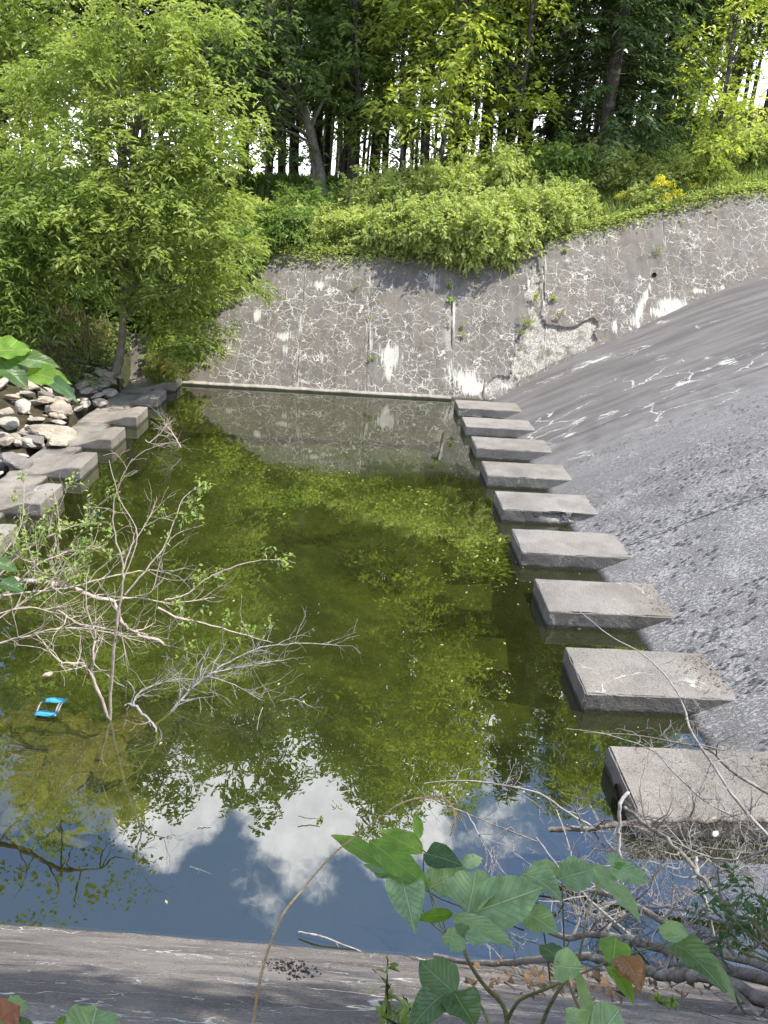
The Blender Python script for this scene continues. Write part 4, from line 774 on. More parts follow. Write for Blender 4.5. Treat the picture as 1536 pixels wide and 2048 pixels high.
pond(9000, [(420, 860), (560, 940), (700, 950), (660, 1040), (560, 1040), (450, 960)], -.16, -.02, .07, 'pondweed_patch')
pond(6000, [(880, 1120), (1010, 1080), (1020, 1150), (960, 1230), (880, 1180)], -.16, -.02, .09, 'pondweed_bed')
A_ = np.stack([RNG.uniform(-3.9, 2.9, 1500), RNG.uniform(3.4, 17.2, 1500), RNG.uniform(.001, .003, 1500)], 1); A_ = A_[fbm(A_*[.6, .6, 0]) > .05]; V, Fc, ti = leaves(A_, unit(len(A_))*[1, 1, .02], .022*RNG.uniform(.4, 1.4, len(A_)), .7, droop=0, fold=.02); tag(ob('floating_debris', mesh('debris', V, Fc, simple('floating dust and bud scales', (.42, .38, .24), (.25, .23, .12), 9), False)), kind='stuff')
fl_m = [mesh('floating_leaf', [(0, 0, .004), (.035, .018, .01), (.08, 0, .004), (.035, -.018, .012)], [[0, 1, 2, 3]], L_yellow, False, {'tint': [.6]*4}), mesh('floating_leaf', [(0, 0, .004), (.035, .018, .01), (.08, 0, .004), (.035, -.018, .012)], [[0, 1, 2, 3]], simple('brown leaf', (.35, .22, .12), (.25, .14, .07), 30), False)]
for i, (px, py) in enumerate([(515, 950), (620, 905), (700, 945), (790, 920), (1010, 942), (975, 912), (880, 1290), (1012, 1289), (985, 1335), (972, 1338), (1022, 1350), (325, 1484), (1155, 1258), (1045, 1473), (470, 1200), (240, 1052), (610, 1406), (560, 1366), (445, 1885), (335, 1808), (570, 1132), (640, 985), (1140, 1012), (530, 938), (690, 905), (245, 1052), (905, 1360), (1075, 1040), (1184, 1424), (1015, 1380)]):
    P = onz(px, py, .002); o = ob('floating_leaf', fl_m[(i*7) % 5 < 2], None, P); o.rotation_euler = (0, 0, i*2.1); o.scale = (.35+.03*P[1],)*3
    wh_ = 'near the far wall reflection' if py < 1000 else 'beside the row of baffle blocks' if px > 840 else 'around the brush on the left'
    tag(o, 'small fallen leaf floating on the water '+wh_, 'leaf', 'fallen leaves floating '+wh_)

# ------------------------------------------------------------ branches (photo traced, real depth)
def twigs(acc, P, R_, n, L, rng, depth=1, up_=.3, leafp=None, side=None):
    P = np.asarray(P)
    for k in range(n):
        u = rng.uniform(.15, 1)*(len(P)-1); i = min(int(u), len(P)-2); p = P[i]*(1-(u-i))+P[i+1]*(u-i); t = _n(P[i+1]-P[i])
        d = _n(t*.8+rng.normal(size=3)*.6+np.array([0, 0, up_])); l = L*rng.uniform(.4, 1.1); r0 = max(.0012, R_[i]*.55)
        q = [p]; 
        for s_ in range(4): d = _n(d+rng.normal(size=3)*.22+np.array([0, 0, .03])); q.append(q[-1]+d*l/4)
        q = np.array(q); rr_ = np.linspace(r0, .0010, 5); tube(acc, q, rr_, 4)
        if leafp is not None: leafp += [q[-1], q[-2], q[3]]
        if depth > 0: twigs(acc, q, rr_, 3, l*.55, rng, depth-1, up_, leafp)
def branch(name, lines, mat, label, tw=6, tl=.4, rng_seed=1, leafy=None, depth=1, cat='branch', leafL=.05, up_=.3, n=6, part='limb'):
    """lines: list of (list of world points, r0, r1, twig factor)"""
    rng = np.random.default_rng(rng_seed); c = np.array(lines[0][0][0]); root = empty(name, c, label, cat, None); root['group'] = 'bare fallen branches in and beside the water'; lp = [] if leafy else None; ta = Acc()
    for (pts, r0, r1, f) in lines:
        a = Acc(); pp = [np.array(p)-c for p in pts]; P, R_ = smooth_path(pp, np.linspace(r0, r1, len(pp)), 5); P[1:-1] += rng.normal(size=P[1:-1].shape)*max(r0, .004)*.35; tube(a, P, R_, n, .05, rng.random()); ob(part, a.mesh(part, mat, True), root)
        if f: twigs(ta, P, R_, int(tw*f), tl, rng, depth, up_, lp)
    if ta.n: ob('twigs', ta.mesh('twigs', mat), root)['kind'] = 'stuff'
    if leafy:
        lp = np.array(lp); lp = lp[rng.random(len(lp)) < leafy[1]]; k = 5; C = np.repeat(lp, k, 0)+rng.normal(size=(len(lp)*k, 3))*leafL*.5
        V, Fc, ti = leaves(C, unit(len(C), rng)+[0, 0, .1], leafL*rng.uniform(.6, 1.2, len(C)), .5, rng=rng); ob('leaves', mesh('leaves', V, Fc, leafy[0], False, {'tint': ti}), root)
    return root
def L3(pts, Y0, Y1): n = len(pts); return [onY(x, y, Y0+(Y1-Y0)*i/(n-1)) for i, (x, y) in enumerate(pts)]
Lw = L3
branch('drowned_sapling', [(Lw([(220, 1440), (228, 1300), (238, 1220), (246, 1165), (245, 1125), (228, 1055), (232, 985), (265, 917)], 5.24, 5.5), .013, .003, .6),
    (Lw([(219, 1438), (192, 1370), (165, 1330), (125, 1325), (95, 1295), (70, 1265)], 5.24, 5.2), .015, .004, 1),
    (Lw([(200, 1390), (185, 1345), (187, 1300), (190, 1265), (172, 1200), (178, 1130)], 5.25, 5.6), .012, .003, 1),
    (Lw([(243, 1150), (262, 1095), (290, 1050), (310, 1012)], 5.4, 5.7), .007, .002, .6), (Lw([(246, 1160), (275, 1070), (240, 1000), (218, 920)], 5.4, 5.8), .005, .002, .3)], B_tan, 'pale pinkish two-stemmed sapling standing in the water by the blue litter', tw=9, tl=.36, rng_seed=2)
branch('fallen_tan_limb', [(Lw([(-20, 1150), (40, 1160), (90, 1165), (135, 1174), (180, 1190), (225, 1202), (240, 1235), (258, 1260), (290, 1273), (328, 1288)], 5.9, 6.1), .024, .013, .7),
    (Lw([(-10, 1192), (60, 1185), (150, 1172), (235, 1150), (300, 1140), (328, 1142)], 5.7, 6.3), .010, .004, 1), (Lw([(-10, 1290), (60, 1270), (130, 1255), (200, 1262), (290, 1285)], 5.5, 5.7), .009, .003, 1),
    (Lw([(115, 1220), (150, 1245), (200, 1255), (240, 1265)], 5.6, 5.8), .011, .005, .6), (Lw([(225, 1202), (270, 1195), (340, 1205), (430, 1195)], 6.1, 6.6), .010, .004, .8), (Lw([(-10, 1230), (50, 1215), (100, 1225), (160, 1265)], 5.5, 5.7), .008, .003, 1)], B_tan, 'thick pale fallen limb stretching from the left edge over the water', tw=15, tl=.5, rng_seed=3, depth=1)
branch('leafy_left_brush', [(Lw([(-30, 1180), (40, 1110), (100, 1070), (190, 1038)], 5.8, 6.4), .009, .003, 1.4), (Lw([(-20, 1220), (60, 1140), (130, 1105), (200, 1095)], 5.8, 6.2), .009, .003, 1.4), (Lw([(-20, 1140), (20, 1090), (45, 1040), (48, 960)], 6, 6.6), .006, .002, .6), (Lw([(-20, 1200), (60, 1160), (110, 1130), (110, 1070)], 5.9, 6.3), .008, .003, 1.2), (Lw([(100, 1130), (118, 1050), (108, 985)], 6, 6.3), .005, .002, .4), (Lw([(-20, 1250), (70, 1190), (150, 1150)], 5.6, 6), .006, .002, 1)],
    B_tan, 'tangle of pale twigs with light green leaves at the left edge', tw=11, tl=.36, rng_seed=4, leafy=(L_twig, .22), leafL=.05)
branch('leafy_middle_branch', [(Lw([(250, 1190), (300, 1130), (330, 1090), (350, 1040), (368, 995), (400, 972)], 6, 6.5), .009, .002, .8), (Lw([(330, 1200), (370, 1190), (410, 1160), (450, 1140), (510, 1122), (560, 1120), (592, 1126)], 6.2, 6.5), .009, .002, .9), (Lw([(315, 1215), (360, 1236), (420, 1250), (480, 1268), (545, 1285)], 6.1, 6.3), .012, .003, .9), (Lw([(370, 1190), (365, 1260), (378, 1320)], 6.2, 6.3), .005, .002, .4), (Lw([(305, 1180), (340, 1080), (405, 1050)], 6, 6.3), .005, .002, .5)],
    B_tan, 'arching branch with light green leaves over the middle of the pond', tw=7, tl=.22, rng_seed=5, leafy=(L_twig, .38), leafL=.055)
branch('grey_forked_branch', [(Lw([(250, 1411), (268, 1412), (290, 1432), (308, 1452), (314, 1478), (306, 1500), (285, 1530), (250, 1560), (228, 1588), (205, 1620)], 5.35, 4.75), .013, .004, .8),
    (Lw([(308, 1452), (340, 1425), (380, 1380), (420, 1348), (465, 1320), (520, 1296), (590, 1286), (668, 1290)], 5.3, 5.9), .011, .003, 2.0), (Lw([(268, 1411), (274, 1390), (310, 1370), (360, 1358), (415, 1360)], 5.35, 5.6), .008, .003, 1), (Lw([(415, 1352), (470, 1370), (520, 1400)], 5.5, 5.6), .005, .002, .8), (Lw([(430, 1345), (500, 1330), (570, 1320)], 5.5, 5.8), .005, .002, 1.2), (Lw([(262, 1410), (268, 1380), (255, 1362), (245, 1368)], 5.35, 5.4), .006, .003, 0)],
    B_dead, 'silver-grey forked dead branch rising from the water beside the sapling', tw=17, tl=.36, rng_seed=6, up_=.12)
branch('drifting_twig_cluster', [(Lw([(560, 1402), (590, 1398), (620, 1412), (645, 1425)], 5.55, 5.5), .004, .002, 1), (Lw([(600, 1396), (612, 1388)], 5.55, 5.6), .003, .002, 0)], B_dead, 'small cluster of dead twigs with a curled leaf floating in midpond', tw=8, tl=.14, rng_seed=7)
branch('far_twig_brush', [(Lw([(300, 885), (322, 865), (335, 845)], 12.6, 12.8), .012, .004, 1), (Lw([(362, 895), (345, 865), (328, 845)], 12.4, 12.7), .014, .004, 1.5), (Lw([(290, 880), (310, 888), (362, 885)], 12.6, 12.5), .010, .004, 1)], B_tan, 'small heap of bare twigs poking out of the water near the left blocks', tw=8, tl=.45, rng_seed=8, depth=1)
branch('floating_stick', [(Lw([(380, 1733), (400, 1740), (422, 1748)], 3.78, 3.74), .005, .003, 0), (Lw([(400, 1740), (395, 1748)], 3.76, 3.75), .003, .002, 0)], B_dead, 'short forked stick floating on the blue reflection', rng_seed=9)
branch('floating_stick', [(Lw([(383, 1660), (400, 1655), (422, 1654)], 4.1, 4.12), .003, .002, 0)], B_dead, 'small curved stick floating left of the cloud reflection', rng_seed=9)
branch('floating_stick', [(Lw([(640, 1765), (655, 1768), (657, 1775)], 3.7, 3.66), .003, .002, 0)], B_dead, 'hooked bit of stick floating below the cloud reflection', rng_seed=10)
branch('floating_twig', [(Lw([(597, 1864), (640, 1872), (690, 1890), (732, 1908)], 3.30, 3.2), .005, .004, .6)], B_dead, 'forked pale twig lying at the near slab waterline', tw=5, tl=.09, rng_seed=11, depth=0, up_=0)
branch('floating_stick', [(Lw([(596, 1632), (620, 1637), (640, 1636)], 4.2, 4.2), .004, .003, 0)], B_log, 'dark short stick floating on the white cloud reflection', rng_seed=12)
branch('floating_stick', [(Lw([(525, 1415), (518, 1435), (514, 1460)], 5.3, 5.15), .004, .002, .3)], B_dead, 'thin upright stick standing in the dark green reflection', tw=3, tl=.06, rng_seed=13)

# right foreground brush
fg = [(Lw([(1098, 1660), (1160, 1658), (1230, 1650), (1340, 1643), (1460, 1640), (1560, 1643)], 3.95, 3.85), .017, .022, .8, B_log, 'long straight grey limb lying level before the nearest block'),
      (Lw([(1250, 1615), (1285, 1645), (1335, 1680), (1390, 1740), (1430, 1790), (1475, 1835), (1560, 1910)], 3.5, 1.9), .010, .014, 1., B_log, 'lichened limb slanting down to the lower right corner'),
      (Lw([(1258, 1587), (1240, 1606), (1238, 1660), (1240, 1710), (1245, 1770)], 3.2, 3.0), .010, .010, .2, B_dead, 'upright broken branch with a hooked tip'),
      (Lw([(1392, 1715), (1396, 1745), (1410, 1800), (1432, 1892)], 2.8, 2.6), .007, .009, .3, B_dead, 'smooth upright stick left of the small-leaved shrub'),
      (Lw([(868, 1910), (943, 1927), (1018, 1925), (1093, 1917), (1178, 1915), (1268, 1940), (1343, 1950), (1418, 1955), (1560, 2010)], 3.0, 1.75), .011, .026, .7, B_log, 'longest thick limb lying along the slab waterline'),
      (Lw([(1048, 1830), (1118, 1870), (1198, 1870), (1268, 1880), (1333, 1900), (1408, 1925), (1560, 1965)], 2.95, 1.9), .012, .022, .8, B_log, 'thick curved limb just above the longest one'),
      (Lw([(1168, 1780), (1243, 1795), (1318, 1840), (1393, 1885), (1560, 1945)], 2.8, 1.8), .010, .017, .9, B_log, 'grey limb sloping behind the big leaves'),
      (Lw([(1195, 1902), (1218, 1850), (1250, 1825)], 2.7, 2.8), .014, .009, .2, B_log, 'short dark stub standing among the limbs'),
      (Lw([(1233, 1845), (1293, 1815), (1368, 1820), (1468, 1850), (1560, 1890)], 2.6, 2.0), .006, .008, .8, B_dead, 'pale arched stick over the dark limbs'),
      (Lw([(848, 1567), (918, 1561), (1003, 1570), (1078, 1587), (1128, 1620), (1183, 1652)], 4.3, 3.9), .004, .008, .9, B_dead, 'long pale arching twig over the blue reflection'),
      (Lw([(933, 1625), (958, 1670), (973, 1710), (968, 1765), (990, 1830)], 3.3, 3.0), .004, .006, .9, B_dead, 'white forked twig behind the big leaves'),
      (Lw([(1113, 1620), (1138, 1690), (1150, 1750), (1160, 1850)], 3.4, 3.0), .003, .006, .6, B_dead, 'thin white twig standing over the water'),
      (Lw([(1073, 1675), (1118, 1735), (1180, 1800), (1260, 1870)], 3.3, 2.6), .004, .007, .7, B_dead, 'slanting pale twig behind the leaf cluster'),
      (Lw([(1158, 1222), (1218, 1270), (1288, 1310), (1338, 1360), (1368, 1415), (1383, 1465), (1433, 1540), (1473, 1600), (1560, 1700)], 4.6, 3.4), .0025, .010, .8, B_dead, 'long thin branch reaching over the second block'),
      (Lw([(1133, 1457), (1218, 1470), (1303, 1500), (1343, 1540), (1408, 1600), (1480, 1640)], 4.3, 3.7), .0025, .007, .8, B_dead, 'thin branch crossing the corner of the nearest block'),
      (Lw([(1168, 1465), (1268, 1470), (1350, 1485), (1418, 1500), (1468, 1545), (1560, 1600)], 4.4, 3.6), .003, .012, 1., B_log, 'curved branch sweeping over the top of the nearest block'),
      (Lw([(835, 1575), (850, 1590), (905, 1615), (990, 1650), (1080, 1685)], 4.2, 3.7), .003, .005, .5, B_log, 'dark twig in place of a branch reflection under the arching one'),  # twig modelled where only a dark reflection of the branches lies
      (Lw([(1330, 1720), (1300, 1760), (1240, 1800), (1180, 1822)], 2.9, 2.9), .006, .003, 1., B_dead, 'bleached twig curling toward the big leaves'),
      (Lw([(1536, 1700), (1460, 1720), (1380, 1700), (1330, 1650)], 3., 3.4), .007, .003, 1.3, B_dead, 'tangled twig at the right edge below the nearest block')]
rt = random.Random(5)
where = ['over the upper right limbs', 'beneath the nearest block', 'beside the small-leaved shrub', 'behind the big leaves', 'over the dark water right of centre', 'along the slab edge']
for i in range(13):
    cx, cy = rt.choice(((1400, 1690), (1300, 1720), (1450, 1740), (1230, 1700), (1150, 1790), (1350, 1820), (1480, 1650), (1080, 1650), (1290, 1660))); an = rt.uniform(0, 6.28); ln = rt.uniform(70, 150); bend = rt.uniform(-.9, .9); Yd = 3.9-(cy-1650)/190*.75+rt.uniform(-.15, .15)
    pts = [(cx+math.cos(an+bend*q/4)*ln*(q/4-.5), cy+math.sin(an+bend*q/4)*ln*.75*(q/4-.5)) for q in range(5)]
    fg.append((Lw(pts, Yd, Yd-.15), .0045, .0018, 1., B_dead if i % 3 else B_log, 'thin tangled twig %s, crossing others' % (where[1] if cy < 1680 and cx > 1200 else where[4] if cx < 1200 and cy < 1700 else where[3] if cx < 1200 else where[2] if cx > 1430 else where[0])))
for i, (pts, r0, r1, f, mat, lab) in enumerate(fg):
    branch('dead_branch', [(pts, r0, r1, f)], mat, lab, tw=13, tl=.34, rng_seed=100+i, depth=2 if f >= .8 else 1, up_=.15)

# ------------------------------------------------------------ foreground leaves
def bigleafmat(name, col, vein, brown=0., trans=.35, rough=.38):
    m, t = newmat(name); uv = t.node('ShaderNodeUVMap').outputs[0]; s_ = t.node('ShaderNodeSeparateXYZ', {0: uv}); u = t.m('ABSOLUTE', t.m('SUBTRACT', s_.outputs[0], .5)); v = s_.outputs[1]
    ph = t.m('MULTIPLY', t.m('SUBTRACT', v, t.m('MULTIPLY', u, .75)), 8.5); fr = t.m('ABSOLUTE', t.m('SUBTRACT', t.m('FRACT', ph), .5))
    vs = t.ramp(fr, .40, .49); mid = t.ramp(u, .014, .03, 1, 0); vein_ = t.m('MAXIMUM', mid, t.m('MULTIPLY', vs, .4))
    p = pos(t); n = t.noise(p, 35, 5, .6); n2 = t.noise(p, 240, 3, .7)
    c = t.mix(t.ramp(n, .3, .7), col, tuple(x*.62 for x in col)); c = t.mix(vein_, c, vein); rnd = t.node('ShaderNodeObjectInfo').outputs['Random']; c = t.mix(t.m('MULTIPLY', rnd, .3), c, (.24, .33, .08))
    c = t.mix(t.ramp(n2, .68, .74, 0, .5), c, (.30, .30, .20))
    sp = t.ramp(t.noise(p, 60, 4, .7), .66, .72, 0, .6); c = t.mix(sp, c, (.13, .07, .03))
    if brown: c = t.mix(t.ramp(t.m('ADD', v, t.m('MULTIPLY', n, .5)), 1.05-brown, 1.15-brown), c, (.30, .12, .05))
    h = t.m('SUBTRACT', t.m('MULTIPLY', t.noise(p, 90, 3), .4), vein_)
    nrm = t.node('ShaderNodeBump', {'Height': h, 'Distance': .003}).outputs[0]
    d = t.node('ShaderNodeBsdfPrincipled', {'Base Color': c, 'Roughness': rough, 'Specular IOR Level': .45, 'Normal': nrm}).outputs[0]
    tr = t.node('ShaderNodeBsdfTranslucent', {0: t.mix(1., c, (1.7, 1.7, .5), 'MULTIPLY')}).outputs[0]
    t.node('ShaderNodeOutputMaterial', {0: t.node('ShaderNodeMixShader', {0: trans, 1: d, 2: tr}).outputs[0]}); return m
LB = {'g': bigleafmat('big leaf grey green', (.26, .40, .18), (.36, .46, .26)), 'y': bigleafmat('big leaf yellow green', (.22, .42, .05), (.40, .52, .12), trans=.55), 'd': bigleafmat('big leaf dark green', (.05, .12, .04), (.14, .22, .10)),
      'b': bigleafmat('half brown leaf', (.13, .24, .06), (.25, .33, .12), .62), 'r': bigleafmat('dry brown leaf', (.32, .13, .055), (.38, .2, .1), 0)}
def bigleaf(base, tip, wd, nup, mat, curl=.25, fold=.25, seed=0):
    base = np.array(base); tip = np.array(tip); D = tip-base; L = np.linalg.norm(D); D /= L; N = _n(nup-np.dot(nup, D)*D); Sv = np.cross(D, N)
    nv, nu = 17, 11; v = np.linspace(0, 1, nv)[:, None]+np.zeros((1, nu)); u = np.linspace(-1, 1, nu)[None]+np.zeros((nv, 1))
    prof = np.interp(v, [0, .04, .12, .25, .4, .55, .7, .82, .92, 1.], [.03, .32, .66, .92, 1., .93, .73, .48, .2, .0])
    rg = np.random.default_rng(seed); curl = curl*rg.uniform(-.4, 2.2); fold = fold*rg.uniform(.3, 1.8); wv = .09*np.sin(v*18+rg.uniform(0, 6)+u*2)*np.abs(u)
    P = base+D*(v*L)[..., None]+Sv*(u*prof*wd*.5)[..., None]+N*((np.abs(u)**1.3*prof*wd*.5*fold)+(-curl*L*(v-.35)**2)+wv*wd*.6+.02*L*fbm(np.stack([u*1.5, v*3, u*0+seed], -1)))[..., None]
    uv = np.stack([(u*prof*.5+.5), v], -1).reshape(-1, 2); return mesh('leaf', P.reshape(-1, 3), grid(nv, nu), mat, True, None, uv)
def leafplant(name, label, specs, stems, cat='plant', stemmat=None):
    c = np.array(stems[0][0][0]); root = empty(name, c, label, cat)
    for (pts, r0, r1) in stems:
        a = Acc(); P, R_ = smooth_path([np.array(p)-c for p in pts], np.linspace(r0, r1, len(pts)), 5); tube(a, P, R_, 6, .03); ob('stem', a.mesh('stem', stemmat or B_stem, True), root)
    for i, (x0, y0, x1, y1, wd, t0, t1, mk) in enumerate(specs):
        b = ond(x0, y0, t0); tp_ = ond(x1, y1, t1); toc = _n(CAM-b); nup = _n(toc*.75+np.array([0, 0, .75])+np.random.default_rng(i).normal(size=3)*.22)
        ob('leaf', bigleaf(b-c, tp_-c, wd/F*t0*1.05, nup, LB[mk], seed=i+int(x0)+500), root)
ls = [(773, 1733, 660, 1660, 34, 1.85, 1.9, 'y'), (846, 1706, 757, 1659, 44, 1.85, 1.92, 'y'), (838, 1678, 833, 1624, 20, 1.9, 1.95, 'y'), (849, 1706, 921, 1727, 44, 1.85, 1.8, 'd'), (738, 1680, 865, 1780, 48, 1.83, 1.76, 'y'), (792, 1756, 752, 1690, 58, 1.9, 1.95, 'g'), (782, 1744, 726, 1727, 24, 1.9, 1.92, 'g'), (800, 1746, 828, 1848, 66, 1.8, 1.7, 'g'),
      (862, 1775, 936, 1738, 60, 1.88, 1.9, 'g'), (936, 1827, 953, 1738, 86, 1.75, 1.82, 'g'), (948, 1824, 1086, 1776, 84, 1.75, 1.75, 'g'), (904, 1830, 1030, 1890, 40, 1.75, 1.64, 'g'), (1045, 1742, 1122, 1786, 54, 1.85, 1.8, 'g'), (1048, 1822, 1114, 1862, 50, 1.8, 1.74, 'g'), (906, 1826, 830, 1838, 22, 1.82, 1.8, 'y'), (985, 1828, 1032, 1838, 20, 1.78, 1.76, 'y'),  # last narrow yellow-green leaf stands in for a yellow-lit spot
      (1118, 1754, 1065, 1720, 32, 1.9, 1.95, 'g'), (1118, 1758, 1192, 1736, 58, 1.88, 1.9, 'g'), (925, 1730, 968, 1712, 26, 1.95, 1.98, 'g'), (880, 1770, 860, 1725, 34, 1.93, 1.95, 'g')]
st = [(Lw([(1015, 2075), (1008, 2015), (968, 1970), (938, 1925), (927, 1890), (930, 1850)], 1.15, 1.35), .006, .0035), (Lw([(930, 1850), (935, 1835), (940, 1824)], 1.35, 1.4), .0025, .0015), (Lw([(897, 1882), (872, 1830), (858, 1780)], 1.35, 1.42), .0022, .0015), (Lw([(897, 1882), (880, 1860), (838, 1822), (800, 1750)], 1.35, 1.42), .0025, .0015), (Lw([(927, 1890), (897, 1882), (885, 1840), (850, 1760), (848, 1706)], 1.35, 1.45), .0022, .0015), (Lw([(838, 1822), (790, 1760), (773, 1733)], 1.4, 1.45), .002, .0015),
      (Lw([(1130, 1930), (1127, 1850), (1124, 1765)], 1.5, 1.52), .0025, .0018), (Lw([(1100, 1960), (1090, 1880), (1075, 1800)], 1.4, 1.45), .0025, .0018), (Lw([(1015, 2040), (1040, 2000), (1100, 1975), (1130, 1960)], 1.1, 1.15), .004, .003)]
leafplant('vine_plant', 'big cluster of broad green leaves rising over the near slab', ls, st, stemmat=B_stem)
leafplant('vine_plant', 'right-hand spray of broad leaves on a yellow stem before the branches', [(1218, 1734, 1194, 1778, 40, 1.82, 1.78, 'g'), (1222, 1736, 1302, 1766, 40, 1.8, 1.78, 'g'), (1225, 1731, 1266, 1735, 14, 1.8, 1.8, 'y'), (1212, 1762, 1281, 1834, 32, 1.78, 1.70, 'g'), (1225, 1735, 1235, 1706, 30, 1.85, 1.9, 'g')],  # narrow yellow-green leaf added to show the lit fold of its neighbour
    [(Lw([(1150, 1960), (1165, 1880), (1180, 1810), (1218, 1740)], 1.2, 1.42), .003, .0015)])
leafplant('vine_plant', 'vine with a half-withered brown leaf right of centre', [(1232, 1876, 1224, 1936, 50, 1.5, 1.46, 'y'), (1240, 1908, 1282, 1964, 50, 1.47, 1.42, 'r'), (1250, 1918, 1275, 1958, 44, 1.45, 1.40, 'r'), (1216, 1930, 1268, 1999, 32, 1.5, 1.44, 'y'), (1345, 1880, 1437, 1952, 50, 1.6, 1.5, 'd'), (1375, 1876, 1309, 1848, 34, 1.65, 1.7, 'g'), (1388, 1880, 1477, 1986, 22, 1.65, 1.5, 'g')],
    [(Lw([(1130, 1960), (1180, 1940), (1225, 1920), (1340, 1885), (1400, 1872)], 1.0, 1.3), .0022, .0015), (Lw([(1075, 2070), (1100, 2010), (1130, 1960)], .95, 1.0), .004, .003)])
leafplant('bramble_plant', 'three glossy dark green leaflets over the near slab', [(912, 1988, 838, 1922, 66, 1.35, 1.38, 'd'), (892, 1982, 824, 2045, 52, 1.32, 1.25, 'd'), (908, 1985, 952, 2056, 62, 1.33, 1.25, 'd')], [(Lw([(985, 2075), (960, 2010), (910, 1985)], .72, .80), .0025, .002)])
leafplant('low_plant', 'round-leaved plant at the bottom edge right of the brambles', [(1106, 1932, 1168, 1938, 54, 1.4, 1.38, 'g'), (1122, 1920, 1077, 1884, 36, 1.45, 1.48, 'd'), (1190, 2075, 1132, 2018, 46, 1.25, 1.28, 'g'), (1190, 2078, 1245, 2015, 66, 1.25, 1.28, 'g'), (925, 1880, 880, 1870, 34, 1.5, 1.52, 'g'), (925, 1875, 900, 1905, 30, 1.5, 1.48, 'g'), (930, 1870, 975, 1885, 30, 1.5, 1.5, 'g'), (920, 1870, 935, 1850, 30, 1.5, 1.52, 'd')], [(Lw([(1190, 2090), (1150, 2000), (1128, 1940)], .72, .9), .003, .002)])
leafplant('overhanging_leaves', 'bright green leaves on a dark stem entering at the left edge', [(-25, 700, 64, 702, 52, 2.3, 2.3, 'y'), (-20, 720, 60, 768, 50, 2.3, 2.25, 'd'), (15, 712, 124, 728, 36, 2.3, 2.3, 'd'), (50, 745, 140, 762, 40, 2.3, 2.25, 'y'), (80, 750, 152, 790, 30, 2.3, 2.2, 'd'), (10, 690, 70, 718, 26, 2.32, 2.3, 'g'), (-20, 740, 20, 740, 40, 2.3, 2.3, 'y')], [([ond(-60, 680, 2.3), ond(0, 712, 2.3), ond(40, 745, 2.3), ond(95, 782, 2.28)], .005, .002)], stemmat=B_dark)
leafplant('edge_leaves', 'dark curled leaves at the left edge beside the limb', [(-20, 1120, 40, 1140, 26, 2.4, 2.4, 'd'), (-15, 1165, 52, 1178, 34, 2.4, 2.4, 'd')], [([ond(-60, 1150, 2.4), ond(-20, 1150, 2.4), ond(5, 1160, 2.4)], .004, .002)])
leafplant('corner_leaves', 'ragged leaves in the bottom left corner', [(-10, 2050, 40, 2012, 56, 1.3, 1.3, 'b'), (20, 2020, 55, 1995, 34, 1.32, 1.34, 'g'), (40, 2060, 62, 2040, 30, 1.3, 1.3, 'd'), (170, 2095, 200, 1998, 88, 1.3, 1.34, 'g'), (118, 2052, 128, 2030, 14, 1.3, 1.32, 'y')], [([ond(60, 2140, 1.3), ond(100, 2110, 1.3), ond(170, 2095, 1.3)], .003, .002)])
# grass blade and dry stalk
gb = [ond(1155, 2080, 1.15), ond(1175, 2010, 1.3), ond(1160, 1960, 1.4), ond(1142, 1915, 1.5)]; gb = np.array(gb); wv = np.array([1, .3, 0])*np.array([.008, .010, .007, .0005])[:, None]
o = tag(ob('grass_blade', mesh('grass_blade', np.concatenate([gb-wv, gb+wv]), [[0, 1, 5, 4], [1, 2, 6, 5], [2, 3, 7, 6]], LB['g'], True, None, [(0, .1), (0, .4), (0, .7), (0, 1), (1, .1), (1, .4), (1, .7), (1, 1)])), 'single long green grass blade standing before the round leaves', 'grass')
a = Acc(); pts = [ond(x, y, t) for (x, y, t) in ((500, 2090, 1.5), (520, 1960, 1.55), (540, 1890, 1.6), (565, 1830, 1.65), (600, 1785, 1.7), (660, 1715, 1.75), (720, 1665, 1.8), (800, 1608, 1.82), (860, 1594, 1.82), (895, 1602, 1.8), (911, 1640, 1.78), (900, 1672, 1.76))]
P, R_ = smooth_path(pts, np.linspace(.0026, .0014, len(pts)), 5); tube(a, P, R_, 6)
for k in range(38, 52):
    for q in range(3): tube(a, [P[k], P[k]+_n(P[k+1]-P[k])*.018+RNG.normal(size=3)*.004], [.0016, .0006], 4)
tag(ob('dry_grass_stalk', a.mesh('stalk', simple('straw', (.40, .29, .15), (.30, .2, .09), 40))), 'long tan dry grass stalk arching over the reflection', 'grass stalk')
for (x, y, sz, n, L, lm, lab, wr, ub) in ((770, 2050, .10, 42, .035, L_grass, 'thin weed stalks at the bottom edge left of the brambles', .25, 1.4), (800, 2065, .09, 42, .03, L_twig, 'small pale-budded weed beside the bramble leaflets', .4, 1.3), (1320, 2015, .06, 42, .022, L_under, 'tiny seedling on the slab below the thick limb', .6, .5), (560, 1745, .0, 0, 0, None, '', 0, 0)):
    if lm:
        d = ray(x, y); n_ = np.array([0, SN, CS]); t_ = np.dot(np.array([0, ynear(0), 0])-CAM, n_)/np.dot(d, n_); weed('slab_weed', CAM+d*t_+n_*.01, sz, n, L, lm, lab, wr, ub, None, 'weeds on the near slab')
weed('floating_sprig', onz(643, 1638, .01), .06, 42, .03, L_twig, 'little green sprig floating on the white cloud reflection', .5, .15, None, 'floating sprigs')
